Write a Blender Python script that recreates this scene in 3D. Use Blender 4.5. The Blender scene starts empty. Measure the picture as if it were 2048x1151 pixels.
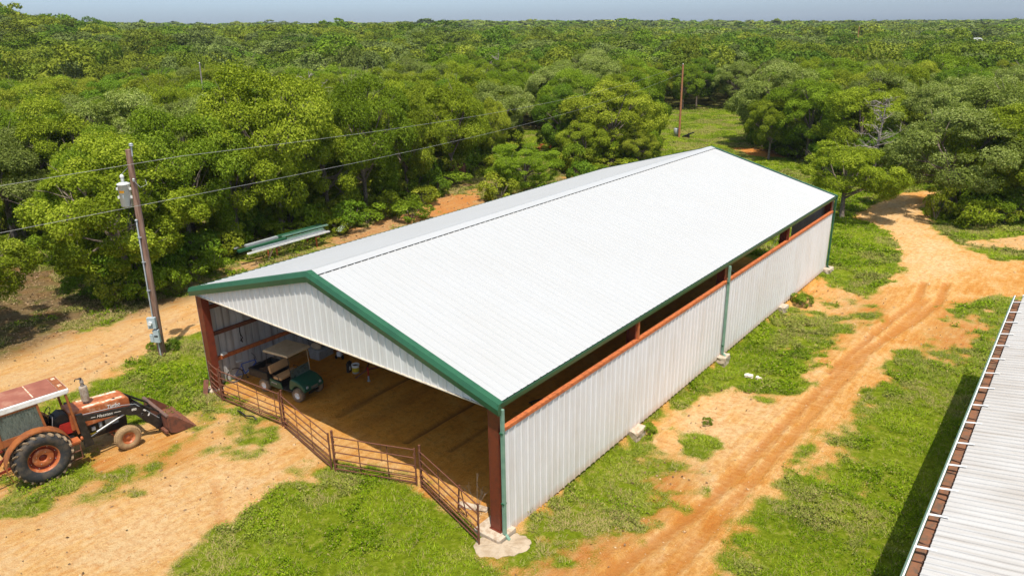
import bpy, math, random
import numpy as np
from mathutils import Vector, Matrix
PI = math.pi
random.seed(7)
S = bpy.context.scene
COL = S.collection
# ------------------------------------------------------------------ camera
F_PX, CAM = 1459.15, np.array([26.41, -13.233, 13.757])
YAW, PITCH, ROLL = -0.6740, -0.3430, -0.0160
fw = np.array([math.sin(YAW)*math.cos(PITCH), math.cos(YAW)*math.cos(PITCH), math.sin(PITCH)])
r0 = np.array([math.cos(YAW), -math.sin(YAW), 0.0]); u0 = np.cross(r0, fw)
rt = r0*math.cos(ROLL)+u0*math.sin(ROLL); up = -r0*math.sin(ROLL)+u0*math.cos(ROLL)
cd = bpy.data.cameras.new("camera"); cam = bpy.data.objects.new("camera", cd); COL.objects.link(cam)
M = Matrix.Identity(4)
for i in range(3):
    M[i][0], M[i][1], M[i][2], M[i][3] = rt[i], up[i], -fw[i], CAM[i]
cam.matrix_world = M
cd.sensor_width = 36; cd.lens = F_PX/2048*36; cd.clip_start = .1; cd.clip_end = 12000
S.camera = cam
# ------------------------------------------------------------------ light
SUN = Vector((.28, -.27, 1)).normalized()            # towards the sun
elev = math.asin(SUN.z); az = math.atan2(SUN.x, SUN.y)
W_ = bpy.data.worlds.new("World"); S.world = W_; W_.use_nodes = True
nt = W_.node_tree; sky = nt.nodes.new('ShaderNodeTexSky'); sky.sky_type = 'NISHITA'; sky.sun_disc = False
sky.sun_elevation = elev; sky.sun_rotation = az; sky.altitude = 200; sky.air_density = 1.0; sky.dust_density = 1.6; sky.ozone_density = 1.0
bg = nt.nodes['Background']; bg.inputs[1].default_value = .15; 
tcw = nt.nodes.new('ShaderNodeTexCoord'); sep = nt.nodes.new('ShaderNodeSeparateXYZ'); nt.links.new(tcw.outputs['Generated'], sep.inputs[0])
rmp = nt.nodes.new('ShaderNodeValToRGB'); nt.links.new(sep.outputs[2], rmp.inputs[0])          # grey-blue summer haze low over the horizon
rmp.color_ramp.elements[0].position = .02; rmp.color_ramp.elements[0].color = (.54, .66, .93, 1)
rmp.color_ramp.elements[1].position = .35; rmp.color_ramp.elements[1].color = (1, .93, .78, 1)
mxw = nt.nodes.new('ShaderNodeMix'); mxw.data_type = 'RGBA'; mxw.blend_type = 'MULTIPLY'; mxw.inputs[0].default_value = 1
nt.links.new(sky.outputs[0], mxw.inputs[6]); nt.links.new(rmp.outputs[0], mxw.inputs[7]); nt.links.new(mxw.outputs[2], bg.inputs[0])
sl = bpy.data.lights.new("sun", 'SUN'); sl.energy = 3.7; sl.angle = math.radians(.5); sl.color = (1, .935, .82)
so = bpy.data.objects.new("sun", sl); COL.objects.link(so)
so.rotation_euler = SUN.to_track_quat('Z', 'Y').to_euler(); so.location = (0, 0, 60)
S.view_settings.view_transform = 'Standard'; S.view_settings.look = 'None'; S.view_settings.exposure = 0.6; S.view_settings.gamma = 1
S.cycles.max_bounces = 12; S.cycles.diffuse_bounces = 8
# ------------------------------------------------------------------ numeric helpers
def gp(px, py, z=0.0):
    """point of the level ground read off the photograph"""
    d = fw+(px-1024)/F_PX*rt-(py-575.5)/F_PX*up
    t = (z-CAM[2])/d[2]; return (CAM+t*d)[:2]
_lat = {}
def vn(x, y, s, seed=0):
    if seed not in _lat: _lat[seed] = np.random.RandomState(seed+11).rand(256, 256)
    L = _lat[seed]; x = np.asarray(x, float)/s+1000.37; y = np.asarray(y, float)/s+1000.71
    xi = np.floor(x).astype(int); yi = np.floor(y).astype(int); fx = x-xi; fy = y-yi
    fx = fx*fx*(3-2*fx); fy = fy*fy*(3-2*fy)
    g = lambda a, b: L[a % 256, b % 256]
    return (g(xi, yi)*(1-fx)+g(xi+1, yi)*fx)*(1-fy)+(g(xi, yi+1)*(1-fx)+g(xi+1, yi+1)*fx)*fy
def fbm(x, y, s, o=4, seed=0):
    v = 0; a = .5; t = 0
    for i in range(o): v = v+a*vn(x, y, s/2**i, seed+i); t += a; a *= .5
    return v/t
def sst(a, b, x): t = np.clip((np.asarray(x, float)-a)/(b-a), 0, 1); return t*t*(3-2*t)
def inpoly(x, y, P):
    r = np.zeros(np.shape(x), bool); n = len(P)
    for i in range(n):
        x1, y1 = P[i]; x2, y2 = P[(i+1) % n]
        if y1 == y2: continue
        c = ((y1 > y) != (y2 > y)) & (x < (x2-x1)*(y-y1)/(y2-y1)+x1); r ^= c
    return r
def pxpoly(L): return [tuple(gp(*p)) for p in L]
def ground_z(x, y):
    x = np.asarray(x, float); y = np.asarray(y, float)
    dx = x-CAM[0]; dy = y-CAM[1]; D = np.hypot(dx, dy)
    a = (dx*r0[0]+dy*r0[1])/np.maximum(dx*fw[0]/.94+dy*fw[1]/.94, 1)
    A1 = np.interp(a, [-.8, -.68, -.5, -.2, .3, .8], [17, 15, 6, 4, 1.5, 0])
    A2 = np.interp(a, [-.8, -.5, -.2, .1, .35, .8], [6, 10, 8, 7, 3, -2])
    z = A1*sst(105, 300, D)+A2*sst(350, 1150, D)+(fbm(x, y, 160, 3, 40)-.5)*9*sst(120, 400, D)
    # low strip outside the long wall
    z = z-.33*sst(15.08, 15.6, x)*(1-sst(17.0, 20.5, x))*sst(.8, 4, y)*(1-sst(26, 34, y))
    return z
def gz(x, y): return float(ground_z(x, y))
# ------------------------------------------------------------------ object helpers
def tag(o, label=None, cat=None, group=None, kind=None):
    if label: o['label'] = label
    if cat: o['category'] = cat
    if group: o['group'] = group
    if kind: o['kind'] = kind
    return o
def thing(name, label, cat, loc=(0, 0, 0), rz=0, group=None):
    o = bpy.data.objects.new(name, None); COL.objects.link(o); o.location = loc; o.rotation_euler = (0, 0, rz)
    o.empty_display_size = .2
    return tag(o, label, cat, group)
class MB:
    def __init__(s): s.v = []; s.f = []; s.sm = []
    def add(s, v, f, sm=False):
        n = len(s.v); s.v += [tuple(p) for p in v]; s.f += [tuple(i+n for i in q) for q in f]; s.sm += [sm]*len(f); return s
    def box(s, c, d, rot=None):
        c = Vector(c); R = rot if rot else Matrix.Identity(3)
        v = [c+R @ Vector((x*d[0]/2, y*d[1]/2, z*d[2]/2)) for x in (-1, 1) for y in (-1, 1) for z in (-1, 1)]
        return s.add(v, [(0, 1, 3, 2), (4, 6, 7, 5), (0, 4, 5, 1), (2, 3, 7, 6), (0, 2, 6, 4), (1, 5, 7, 3)])
    def bar(s, p, q, w, h=None, upv=(0, 0, 1)):
        h = h or w; p = Vector(p); q = Vector(q); d = (q-p); L = d.length; d.normalize(); u = Vector(upv)
        if abs(d.dot(u)) > .98: u = Vector((0, 1, 0))
        x = d.cross(u).normalized(); z = x.cross(d)
        return s.box((p+q)/2, (w, L, h), Matrix((x, d, z)).transposed())
    def tube(s, p, q, r, n=8, r2=None, cap=True):
        r2 = r if r2 is None else r2
        p = Vector(p); q = Vector(q); d = (q-p).normalized(); u = Vector((0, 0, 1)) if abs(d.z) < .9 else Vector((1, 0, 0))
        x = d.cross(u).normalized(); y = d.cross(x); v = []
        for c, rr in ((p, r), (q, r2)):
            v += [c+(x*math.cos(2*PI*i/n)+y*math.sin(2*PI*i/n))*rr for i in range(n)]
        s.add(v, [(i, (i+1) % n, n+(i+1) % n, n+i) for i in range(n)], True)
        if cap: s.add(v, [tuple(range(n))[::-1], tuple(range(n, 2*n))])
        return s
    def path(s, pts, r, n=6, rs=None):
        pts = [Vector(p) for p in pts]; v = []; m = len(pts); x = None
        for k, p in enumerate(pts):
            d = (pts[min(k+1, m-1)]-pts[max(k-1, 0)]).normalized()
            if x is None:
                u = Vector((0, 0, 1)) if abs(d.z) < .9 else Vector((1, 0, 0)); x = d.cross(u).normalized()
            else: x = (x-d*x.dot(d)).normalized()
            y = d.cross(x); rr = rs[k] if rs else r
            v += [p+(x*math.cos(2*PI*i/n)+y*math.sin(2*PI*i/n))*rr for i in range(n)]
        f = [(k*n+i, k*n+(i+1) % n, (k+1)*n+(i+1) % n, (k+1)*n+i) for k in range(m-1) for i in range(n)]
        s.add(v, f, True); s.add(v, [tuple(range(n))[::-1], tuple(range((m-1)*n, m*n))]); return s
    def lathe(s, prof, c=(0, 0, 0), axis='x', n=28, sm=True):
        """prof: (radius, offset along axis)"""
        c = Vector(c); v = []
        for (r, a) in prof:
            for i in range(n):
                t = 2*PI*i/n; p = (a, r*math.cos(t), r*math.sin(t))
                if axis == 'z': p = (r*math.cos(t), r*math.sin(t), a)
                if axis == 'y': p = (r*math.cos(t), a, r*math.sin(t))
                v.append(c+Vector(p))
        m = len(prof)
        return s.add(v, [(k*n+i, k*n+(i+1) % n, (k+1)*n+(i+1) % n, (k+1)*n+i) for k in range(m-1) for i in range(n)], sm)
    def prism(s, pts, a0, a1, axis='x'):
        """polygon in the plane across the axis, pushed from a0 to a1"""
        n = len(pts); v = []
        for a in (a0, a1):
            for (p, q) in pts: v.append({'x': (a, p, q), 'y': (p, a, q), 'z': (p, q, a)}[axis])
        return s.add(v, [tuple(range(n))[::-1], tuple(range(n, 2*n))]+[(i, (i+1) % n, n+(i+1) % n, n+i) for i in range(n)])
    def build(s, name, mat, parent=None, bevel=0, tr=None):
        m = bpy.data.meshes.new(name); v = s.v
        if tr: v = [tuple(tr @ Vector(p)) for p in v]
        m.from_pydata(v, [], s.f); m.update()
        import bmesh
        b = bmesh.new(); b.from_mesh(m)
        for fa, q in zip(b.faces, s.sm): fa.smooth = q
        bmesh.ops.recalc_face_normals(b, faces=b.faces); b.to_mesh(m); b.free()
        o = bpy.data.objects.new(name, m); COL.objects.link(o); m.materials.append(mat)
        if parent: o.parent = parent
        if bevel:
            k = o.modifiers.new('bevel', 'BEVEL'); k.width = bevel; k.segments = 2; k.limit_method = 'ANGLE'; k.angle_limit = .7
        return o
def np_mesh(name, V, Q, mat, attrs=None, parent=None, smooth=False):
    V = np.asarray(V, np.float32).reshape(-1, 3); Q = np.asarray(Q, np.int32); k = Q.shape[1]
    m = bpy.data.meshes.new(name); m.vertices.add(len(V)); m.vertices.foreach_set('co', V.ravel())
    m.loops.add(Q.size); m.loops.foreach_set('vertex_index', Q.ravel())
    m.polygons.add(len(Q)); m.polygons.foreach_set('loop_start', np.arange(0, Q.size, k, dtype=np.int32))
    if smooth: m.polygons.foreach_set('use_smooth', np.ones(len(Q), bool))
    for n, (dom, arr) in (attrs or {}).items():
        a = m.attributes.new(n, 'FLOAT', dom); a.data.foreach_set('value', np.asarray(arr, np.float32))
    m.update(calc_edges=True); m.materials.append(mat)
    o = bpy.data.objects.new(name, m); COL.objects.link(o)
    if parent: o.parent = parent
    return o
# ------------------------------------------------------------------ materials
class NB:
    def __init__(s, name):
        s.m = bpy.data.materials.new(name); s.m.use_nodes = True; s.n = s.m.node_tree.nodes; s.l = s.m.node_tree.links
        s.b = s.n['Principled BSDF']; s.out = s.n['Material Output']
    def new(s, t, **k):
        x = s.n.new(t)
        for a, b in k.items(): setattr(x, a, b)
        return x
    def link(s, a, b): s.l.new(a, b)
    def noise(s, scale, detail=4, rough=.6, coord='Object', vec=None, dist=0):
        t = s.new('ShaderNodeTexNoise'); t.inputs['Scale'].default_value = scale; t.inputs['Detail'].default_value = detail
        t.inputs['Roughness'].default_value = rough; t.inputs['Distortion'].default_value = dist
        if vec is None:
            c = s.new('ShaderNodeTexCoord'); vec = c.outputs[coord]
        s.link(vec, t.inputs['Vector']); return t.outputs['Fac']
    def scaled(s, sc, coord='Object'):
        c = s.new('ShaderNodeTexCoord'); mp = s.new('ShaderNodeMapping'); mp.inputs['Scale'].default_value = sc
        s.link(c.outputs[coord], mp.inputs['Vector']); return mp.outputs[0]
    def ramp(s, fac, stops):
        r = s.new('ShaderNodeValToRGB'); e = r.color_ramp.elements
        while len(e) < len(stops): e.new(.5)
        for i, (p, c) in enumerate(stops): e[i].position = p; e[i].color = (c[0], c[1], c[2], 1) if hasattr(c, '__len__') else (c, c, c, 1)
        s.link(fac, r.inputs[0]); return r.outputs[0]
    def mix(s, fac, a, b, mode='MIX'):
        x = s.new('ShaderNodeMix', data_type='RGBA', blend_type=mode)
        for v, i in ((fac, 0), (a, 6), (b, 7)):
            if hasattr(v, 'links'): s.link(v, x.inputs[i])
            elif i: x.inputs[i].default_value = (v[0], v[1], v[2], 1)
            else: x.inputs[0].default_value = v
        return x.outputs[2]
    def math(s, op, a, b=None, clamp=False):
        x = s.new('ShaderNodeMath', operation=op, use_clamp=clamp)
        for v, i in ((a, 0), (b, 1)):
            if v is None: continue
            if hasattr(v, 'links'): s.link(v, x.inputs[i])
            else: x.inputs[i].default_value = v
        return x.outputs[0]
    def attr(s, n): a = s.new('ShaderNodeAttribute', attribute_name=n); return a.outputs['Fac']
    def bump(s, h, d, st=1.0):
        b = s.new('ShaderNodeBump'); b.inputs['Distance'].default_value = d; b.inputs['Strength'].default_value = st
        s.link(h, b.inputs['Height']); s.link(b.outputs[0], s.b.inputs['Normal']); return b
    def base(s, c):
        if hasattr(c, 'links'): s.link(c, s.b.inputs['Base Color'])
        else: s.b.inputs['Base Color'].default_value = (c[0], c[1], c[2], 1)
    def rough(s, r, spec=.5, metal=0):
        s.b.inputs['Roughness'].default_value = r; s.b.inputs['Specular IOR Level'].default_value = spec; s.b.inputs['Metallic'].default_value = metal
def simple(name, c, r=.6, c2=None, scale=6, spec=.4, metal=0, bump=0, lo=.45, hi=.62):
    b = NB(name); b.rough(r, spec, metal)
    c2 = c2 or tuple(x*.72 for x in c)
    f = b.noise(scale, 6, .65); b.base(b.ramp(f, [(lo, c), (hi, c2)]))
    if bump: b.bump(b.noise(scale*4, 4), bump)
    return b.m
MT = {}
MT['green_trim'] = simple('green_painted_steel', (.024, .105, .052), .42, (.020, .088, .046), 3)
MT['green_pale'] = simple('faded_sunlit_green_steel', (.20, .33, .25), .4, (.15, .27, .21), 4)  # downspouts: sunlight put into the colour, paler than the trim green
MT['red_iron'] = simple('red_oxide_steel', (.17, .034, .016), .5, (.12, .028, .016), 5)
MT['orange_iron'] = simple('rusty_orange_steel', (.52, .15, .045), .7, (.30, .08, .03), 8)
MT['rust'] = simple('rusted_pipe', (.17, .062, .033), .8, (.10, .04, .026), 14)
MT['rust_plate'] = simple('rusted_plate', (.17, .06, .035), .7, (.09, .04, .028), 5)
MT['concrete'] = simple('weathered_concrete', (.50, .42, .33), .9, (.36, .27, .19), 5, .2, bump=.01)
MT['galv'] = simple('galvanised_steel', (.42, .45, .47), .45, (.33, .36, .38), 7, .5, .2)
MT['grey_box'] = simple('grey_painted_steel', (.40, .47, .50), .45, (.33, .39, .42), 5)
MT['black'] = simple('black_paint', (.012, .012, .014), .38, (.03, .027, .025), 6)
MT['black_plastic'] = simple('black_plastic', (.02, .02, .022), .5, (.045, .04, .035), 9)
MT['white'] = simple('white_enamel', (.72, .73, .72), .35, (.60, .60, .58), 6)
MT['wood_dark'] = simple('dark_timber', (.13, .075, .045), .85, (.07, .045, .03), 12)
MT['tan'] = simple('tan_vinyl', (.50, .30, .14), .5, (.42, .25, .12), 5)
MT['tan_roof'] = simple('beige_plastic', (.50, .38, .24), .5, (.42, .31, .19), 4)
MT['steel'] = simple('bright_steel', (.42, .42, .43), .4, (.33, .33, .34), 6, .5, .4)
MT['tread'] = simple('dusty_rubber', (.20, .15, .10), .9, (.32, .22, .13), 7)
MT['rubber'] = simple('black_rubber', (.028, .029, .032), .7, (.075, .06, .045), 5)
MT['sand_rubber'] = simple('sandy_rubber', (.27, .175, .09), .9, (.36, .24, .12), 9)
MT['cart_green'] = simple('dark_green_plastic', (.012, .085, .052), .32, (.03, .085, .055), 6)
MT['blue'] = simple('blue_paint', (.02, .10, .48), .35, (.02, .08, .38), 5)
MT['yellow'] = simple('yellow_plastic', (.62, .50, .03), .45, (.5, .38, .03), 8)
MT['red'] = simple('red_paint', (.42, .02, .015), .45, (.28, .02, .015), 6)
MT['orange_lamp'] = simple('amber_lens', (.75, .28, .03), .3, (.65, .22, .03), 6)
MT['bark'] = simple('oak_bark', (.24, .195, .155), .95, (.11, .085, .065), 9, .1, bump=.03)
MT['deadwood'] = simple('grey_dead_wood', (.33, .29, .26), .9, (.22, .18, .16), 9, .1)
def mk_paint():
    b = NB('faded_orange_paint'); b.rough(.42, .4)
    f = b.noise(3.2, 6, .7); g = b.noise(22, 3)
    c = b.ramp(f, [(.40, (.33, .082, .026)), (.54, (.43, .130, .045)), (.70, (.58, .32, .19))])
    b.base(b.mix(b.ramp(g, [(.55, 0), (.75, .5)]), c, (.20, .065, .03))); return b.m
MT['orange'] = mk_paint()
MT['orange_brown'] = simple('brown_orange_paint', (.30, .10, .028), .55, (.21, .065, .024), 4)
MT['dark_red'] = simple('dark_red_paint', (.22, .025, .012), .5, (.14, .018, .01), 5)
def mk_roof_rust():
    b = NB('rusted_cab_roof'); b.rough(.6, .3)
    c = b.ramp(b.noise(2.0, 5, .6), [(.35, (.23, .075, .048)), (.55, (.29, .105, .068)), (.72, (.37, .18, .12))]); b.base(c); return b.m
MT['cab_roof'] = mk_roof_rust()
def mk_hood_white():
    b = NB('chalky_faded_stripe'); b.rough(.6, .3)
    b.base(b.ramp(b.noise(9, 5, .7), [(.40, (.74, .66, .55)), (.58, (.55, .26, .12))])); return b.m
MT['chalk'] = mk_hood_white()
def mk_glass():
    b = NB('dusty_cab_glass'); b.rough(.25, .5)
    v = b.scaled((1, 4, 1)); f = b.noise(4, 5, .7, vec=v, dist=2)
    b.base(b.ramp(f, [(.35, (.045, .075, .07)), (.65, (.15, .19, .17))])); b.b.inputs['Alpha'].default_value = .82; return b.m
MT['glass'] = mk_glass()
def mk_panel(name, c, dirt, amt, streak, rough=.42, splash=0):
    b = NB(name); b.rough(rough, .45)
    v = b.scaled(streak); f = b.noise(1, 5, .65, vec=v); g = b.noise(.35, 4, .6); h = b.noise(28, 2)
    col = b.mix(b.ramp(f, [(.45, 0), (.75, amt)]), c, dirt)
    col = b.mix(b.ramp(g, [(.40, 0), (.70, amt*.55)]), col, dirt)
    col = b.mix(b.ramp(h, [(.70, 0), (.78, amt*.5)]), col, dirt)
    if splash:
        sx = b.new('ShaderNodeSeparateXYZ'); b.link(b.new('ShaderNodeTexCoord').outputs['Object'], sx.inputs[0])
        k = b.math('SUBTRACT', b.math('ADD', splash, b.math('MULTIPLY', b.noise(3.5, 5, .7), .5)), b.math('MULTIPLY', sx.outputs[2], 1.6), True)
        col = b.mix(b.math('MULTIPLY', k, 1.0, True), col, (.50, .27, .11))
    b.base(col); b.bump(b.noise(2.2, 2), .006); return b.m
MT['roof_white'] = mk_panel('white_roof_sheet', (.42, .43, .44), (.37, .365, .35), .3, (.5, 5, .5))
MT['wall_white'] = mk_panel('white_wall_sheet', (.70, .70, .72), (.50, .43, .36), .4, (3, 3, .35), splash=.22)
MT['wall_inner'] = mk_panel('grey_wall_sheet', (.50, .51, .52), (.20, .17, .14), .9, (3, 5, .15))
MT['gable_white'] = mk_panel('white_gable_sheet', (.65, .66, .67), (.45, .42, .38), .4, (4, 1, .3))
MT['old_roof'] = mk_panel('weathered_roof_sheet', (.46, .455, .45), (.31, .27, .23), .7, (.35, 6, 1), .55)
def mk_pole():
    b = NB('pole_timber'); b.rough(.9, .2); v = b.scaled((14, 14, .8)); f = b.noise(1, 5, .7, vec=v)
    b.base(b.ramp(f, [(.3, (.10, .055, .04)), (.5, (.24, .14, .10)), (.7, (.34, .24, .19))])); b.bump(f, .01); return b.m
MT['pole'] = mk_pole()
MT['pole_red'] = simple('reddish_pole_timber', (.40, .18, .085), .9, (.30, .13, .07), 3, .2)
def mk_text(): return simple('white_lettering', (.70, .68, .64), .5, (.6, .58, .55), 20)
MT['letter'] = mk_text()
def leafmat():
    m = NB('leaf'); m.rough(.55, .06)
    oi = m.new('ShaderNodeObjectInfo'); t = m.attr('tint')
    lo = m.mix(1.0, oi.outputs['Color'], (.50, .50, .40), 'MULTIPLY'); hi = m.mix(1.0, oi.outputs['Color'], (2.0, 1.75, 3.2), 'MULTIPLY')
    r = m.new('ShaderNodeMapRange'); m.link(t, r.inputs[0]); r.inputs[2].default_value = .5; r.clamp = True
    a = m.mix(m.math('MULTIPLY', t, 2.0, True), lo, oi.outputs['Color']); b = m.math('MULTIPLY', m.math('SUBTRACT', t, .5), 2.0, True)
    col = m.mix(b, a, hi); v = m.ramp(oi.outputs['Random'], [(0, .76), (1, 1.10)])
    col = m.mix(1.0, col, v, 'MULTIPLY'); m.base(col)
    tr = m.new('ShaderNodeBsdfTranslucent'); m.link(m.mix(1.0, col, (1.2, 1.3, .3), 'MULTIPLY'), tr.inputs[0])
    mx = m.new('ShaderNodeMixShader'); mx.inputs[0].default_value = .27
    m.link(m.b.outputs[0], mx.inputs[1]); m.link(tr.outputs[0], mx.inputs[2]); m.link(mx.outputs[0], m.out.inputs[0]); return m.m
MT['leaf'] = leafmat()
TONE = {'olive': (.205, .268, .014), 'green': (.170, .258, .013), 'deep': (.120, .210, .012), 'yellow': (.245, .292, .020), 'grey': (.205, .262, .048), 'cedar': (.115, .132, .026)}
# ------------------------------------------------------------------ ground
RX0, RX1, RY0, RY1, RS = -46.0, 48.0, -20.0, 122.0, .2
rx = np.arange(RX0, RX1, RS); ry = np.arange(RY0, RY1, RS); RXX, RYY = np.meshgrid(rx, ry)
OPEN = [pxpoly([(-900, 1500), (-260, 760), (-70, 640), (-60, 478), (130, 482), (150, 575), (300, 590), (420, 530), (560, 475), (700, 440), (820, 405),
    (960, 345), (1000, 320), (1060, 300), (1110, 312), (1110, 350), (1160, 352), (1290, 335), (1322, 300), (1290, 246), (1325, 222), (1490, 222),
    (1500, 250), (1490, 290), (1560, 310), (1650, 345), (1720, 372), (1790, 372), (1830, 355), (1880, 372), (1905, 415), (1960, 450), (2060, 440), (2300, 450), (2900, 800), (2500, 1500)]),
    pxpoly([(1020, 258), (1075, 258), (1100, 300), (1030, 305)])]
LAY = {k: np.zeros(RXX.shape) for k in ('grass', 'dry', 'barn', 'pale', 'wood', 'rut')}
inopen = np.zeros(RXX.shape, bool)
for P_ in OPEN: inopen |= inpoly(RXX, RYY, P_)
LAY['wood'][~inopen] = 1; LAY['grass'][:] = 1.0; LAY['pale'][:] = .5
def paint(layer, v, L, world=False):
    P_ = L if world else pxpoly(L); LAY[layer][inpoly(RXX, RYY, P_)] = v
def dirt(L, g=0, pale=None, dry=None):
    paint('grass', g, L)
    if pale is not None: paint('pale', pale, L)
    if dry is not None: paint('dry', dry, L)
# left verge of dead grass below the wood
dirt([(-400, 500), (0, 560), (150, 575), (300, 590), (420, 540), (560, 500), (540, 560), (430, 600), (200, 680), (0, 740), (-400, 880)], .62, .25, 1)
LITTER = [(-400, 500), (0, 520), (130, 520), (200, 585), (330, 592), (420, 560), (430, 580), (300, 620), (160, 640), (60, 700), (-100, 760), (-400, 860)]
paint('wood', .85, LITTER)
dirt([(-100, 530), (100, 540), (180, 640), (90, 720), (-100, 760)], .30, .2, 1)
# upper left track
dirt([(-500, 1000), (-200, 770), (0, 722), (100, 688), (250, 640), (395, 588), (520, 545), (540, 600), (395, 655), (300, 712), (215, 755), (150, 790), (0, 840), (-300, 1020)], .03, .75, .3)
# behind the barn
dirt([(560, 520), (700, 455), (830, 418), (900, 372), (985, 350), (1010, 352), (970, 400), (1200, 330), (1320, 330), (1000, 430), (640, 560)], .50, .05, .85)
dirt([(830, 425), (900, 390), (975, 375), (950, 410), (860, 445)], .10, .0, .35)
dirt([(1455, 294), (1500, 293), (1565, 305), (1580, 316), (1500, 312)], .05, .0, .1)
# yard before the barn
dirt([(-300, 1300), (-300, 1000), (-100, 860), (60, 840), (150, 800), (215, 850), (330, 850), (400, 790), (430, 770), (500, 800), (570, 850), (640, 900), (672, 930), (640, 945), (560, 975), (485, 1025), (470, 1075),
      (385, 1100), (405, 1165), (300, 1300)], .06, .85, .15)
dirt([(60, 900), (200, 900), (380, 870), (420, 900), (330, 960), (120, 985), (0, 990), (-60, 930)], .20, .15, .3)
dirt([(395, 790), (440, 775), (500, 805), (450, 850), (420, 860)], .25, .55, .2)
dirt([(425, 838), (500, 822), (570, 850), (560, 880), (470, 920), (440, 900)], .62, .6, .3)
dirt([(225, 935), (290, 935), (300, 975), (250, 985)], .75, .3)
dirt([(-80, 940), (60, 960), (160, 930), (200, 880), (230, 900), (400, 840), (410, 870), (330, 900), (230, 930), (150, 985), (0, 1000), (-80, 990)], .12, .25, .2)
dirt([(60, 965), (190, 955), (230, 990), (60, 1060), (-60, 1070), (-60, 1010)], .50, .5, .4)
dirt([(570, 985), (625, 995), (620, 1040), (590, 1030)], .35, .3, .6)
# interior
w0 = [(.12, -.0), (15.1, 0), (15.1, 30.4), (.12, 30.4)]
paint('grass', 0, w0, True); paint('dry', 0, w0, True)
LAY['barn'][inpoly(RXX, RYY, [(.3, 1.0), (15.3, 1.0), (15.3, 30.4), (.3, 30.4)])] = 1
LAY['pale'][inpoly(RXX, RYY, [(.1, -1), (15.3, -1), (15.3, 1.0), (.1, 1.0)])] = .45
# right track with the patchy strip along the wall
dirt([(1020, 1110), (1270, 870), (1440, 735), (1480, 760), (1560, 800), (1640, 720), (1760, 640), (1700, 800), (1400, 1000), (1230, 1200), (1000, 1200)], .34, .6, .3)
dirt([(1270, 900), (1350, 830), (1440, 745), (1500, 800), (1560, 800), (1480, 880), (1400, 950), (1300, 960)], .08, 1, .1)
dirt([(1060, 1090), (1240, 900), (1390, 895), (1400, 940), (1330, 1000), (1260, 1080), (1150, 1160), (1000, 1190)], .74, .1, .45)
dirt([(1370, 850), (1440, 852), (1455, 880), (1420, 888), (1360, 870)], .75, .7)
dirt([(1290, 850), (1330, 820), (1345, 830), (1300, 880)], .6, .5)
dirt([(1150, 1165), (1290, 1035), (1400, 935), (1530, 815), (1600, 742), (1700, 665), (1750, 600), (1760, 570), (1800, 520), (1812, 500), (1790, 470), (1720, 432), (1742, 402), (1805, 386), (1850, 378),
      (1878, 392), (1838, 412), (1856, 445), (1905, 490), (2000, 520), (2060, 528), (2300, 540), (2300, 640), (1990, 590), (1900, 610), (1860, 660), (1790, 735), (1700, 850), (1615, 925), (1540, 1015), (1475, 1105), (1430, 1170)], .015, .45, 0)
dirt([(1350, 980), (1530, 830), (1650, 735), (1760, 650), (1700, 720), (1560, 850), (1400, 990)], .0, .95)
dirt([(1720, 432), (1805, 388), (1840, 412), (1850, 450), (1960, 530), (1900, 560), (1800, 560), (1815, 500), (1780, 460)], .015, .9)
dirt([(1930, 486), (2060, 470), (2200, 480), (2060, 498), (1950, 496)], .12, .8, .3)
dirt([(1655, 600), (1700, 560), (1740, 575), (1765, 600), (1740, 660), (1690, 680)], .45, .5, .3)
dirt([(1640, 550), (1660, 545), (1700, 580), (1640, 590), (1590, 640), (1560, 620)], .15, .4, .2)
dirt([(1870, 620), (1990, 600), (2020, 650), (1960, 720), (1840, 790), (1800, 800), (1840, 700)], .48, .25, .3)
# grass again over the strip
dirt([(1445, 715), (1500, 660), (1590, 610), (1650, 640), (1690, 650), (1620, 730), (1580, 790), (1490, 780)], .93)
# far meadow, slightly worn
dirt([(1330, 228), (1490, 225), (1490, 290), (1330, 300)], 1, .5, 0)
# wheel ruts of the right track
RUTS = []
def rut(L, w, d):
    RUTS.append(([np.array(gp(*p)) for p in L], w, d))
def rut_raster(L, w, d):
    P_ = [np.array(gp(*p)) for p in L]
    for a, b in zip(P_[:-1], P_[1:]):
        ab = b-a; t = np.clip(((RXX-a[0])*ab[0]+(RYY-a[1])*ab[1])/(ab@ab), 0, 1)
        D = np.hypot(RXX-a[0]-t*ab[0], RYY-a[1]-t*ab[1]); LAY['rut'][:] = np.maximum(LAY['rut'], d*np.exp(-(D/w)**2))
rut([(1180, 1180), (1440, 975), (1560, 850), (1700, 720), (1830, 640), (1880, 600), (1892, 565)], .22, 1)
rut([(1330, 1160), (1500, 960), (1620, 830), (1740, 700), (1800, 650), (1850, 600)], .22, .8)
rut([(1660, 740), (1780, 640), (1835, 600), (1848, 562)], .2, 1)
rut([(1240, 1180), (1400, 1020), (1560, 860), (1700, 730)], .5, .35)
rut([(0, 780), (150, 730), (300, 660), (395, 620)], .2, .5)
rut([(0, 810), (150, 755), (300, 685), (395, 640)], .2, .5)
rut([(430, 960), (440, 1040), (500, 1090), (560, 1160)], .18, .5)
rut([(672, 832), (826, 752)], .10, 1); rut([(815, 885), (955, 800)], .10, 1); rut([(900, 900), (975, 850)], .10, .7); rut([(720, 850), (880, 760)], .35, .25)
def blur(A, n):
    k = np.ones(n)/n
    for _ in range(2):
        A = np.apply_along_axis(lambda r: np.convolve(np.pad(r, n//2, 'edge'), k, 'valid')[:len(r)], 0, A)
        A = np.apply_along_axis(lambda r: np.convolve(np.pad(r, n//2, 'edge'), k, 'valid')[:len(r)], 1, A)
    return A
for k in ('grass', 'dry', 'pale'): LAY[k] = blur(LAY[k], 7)
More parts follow.
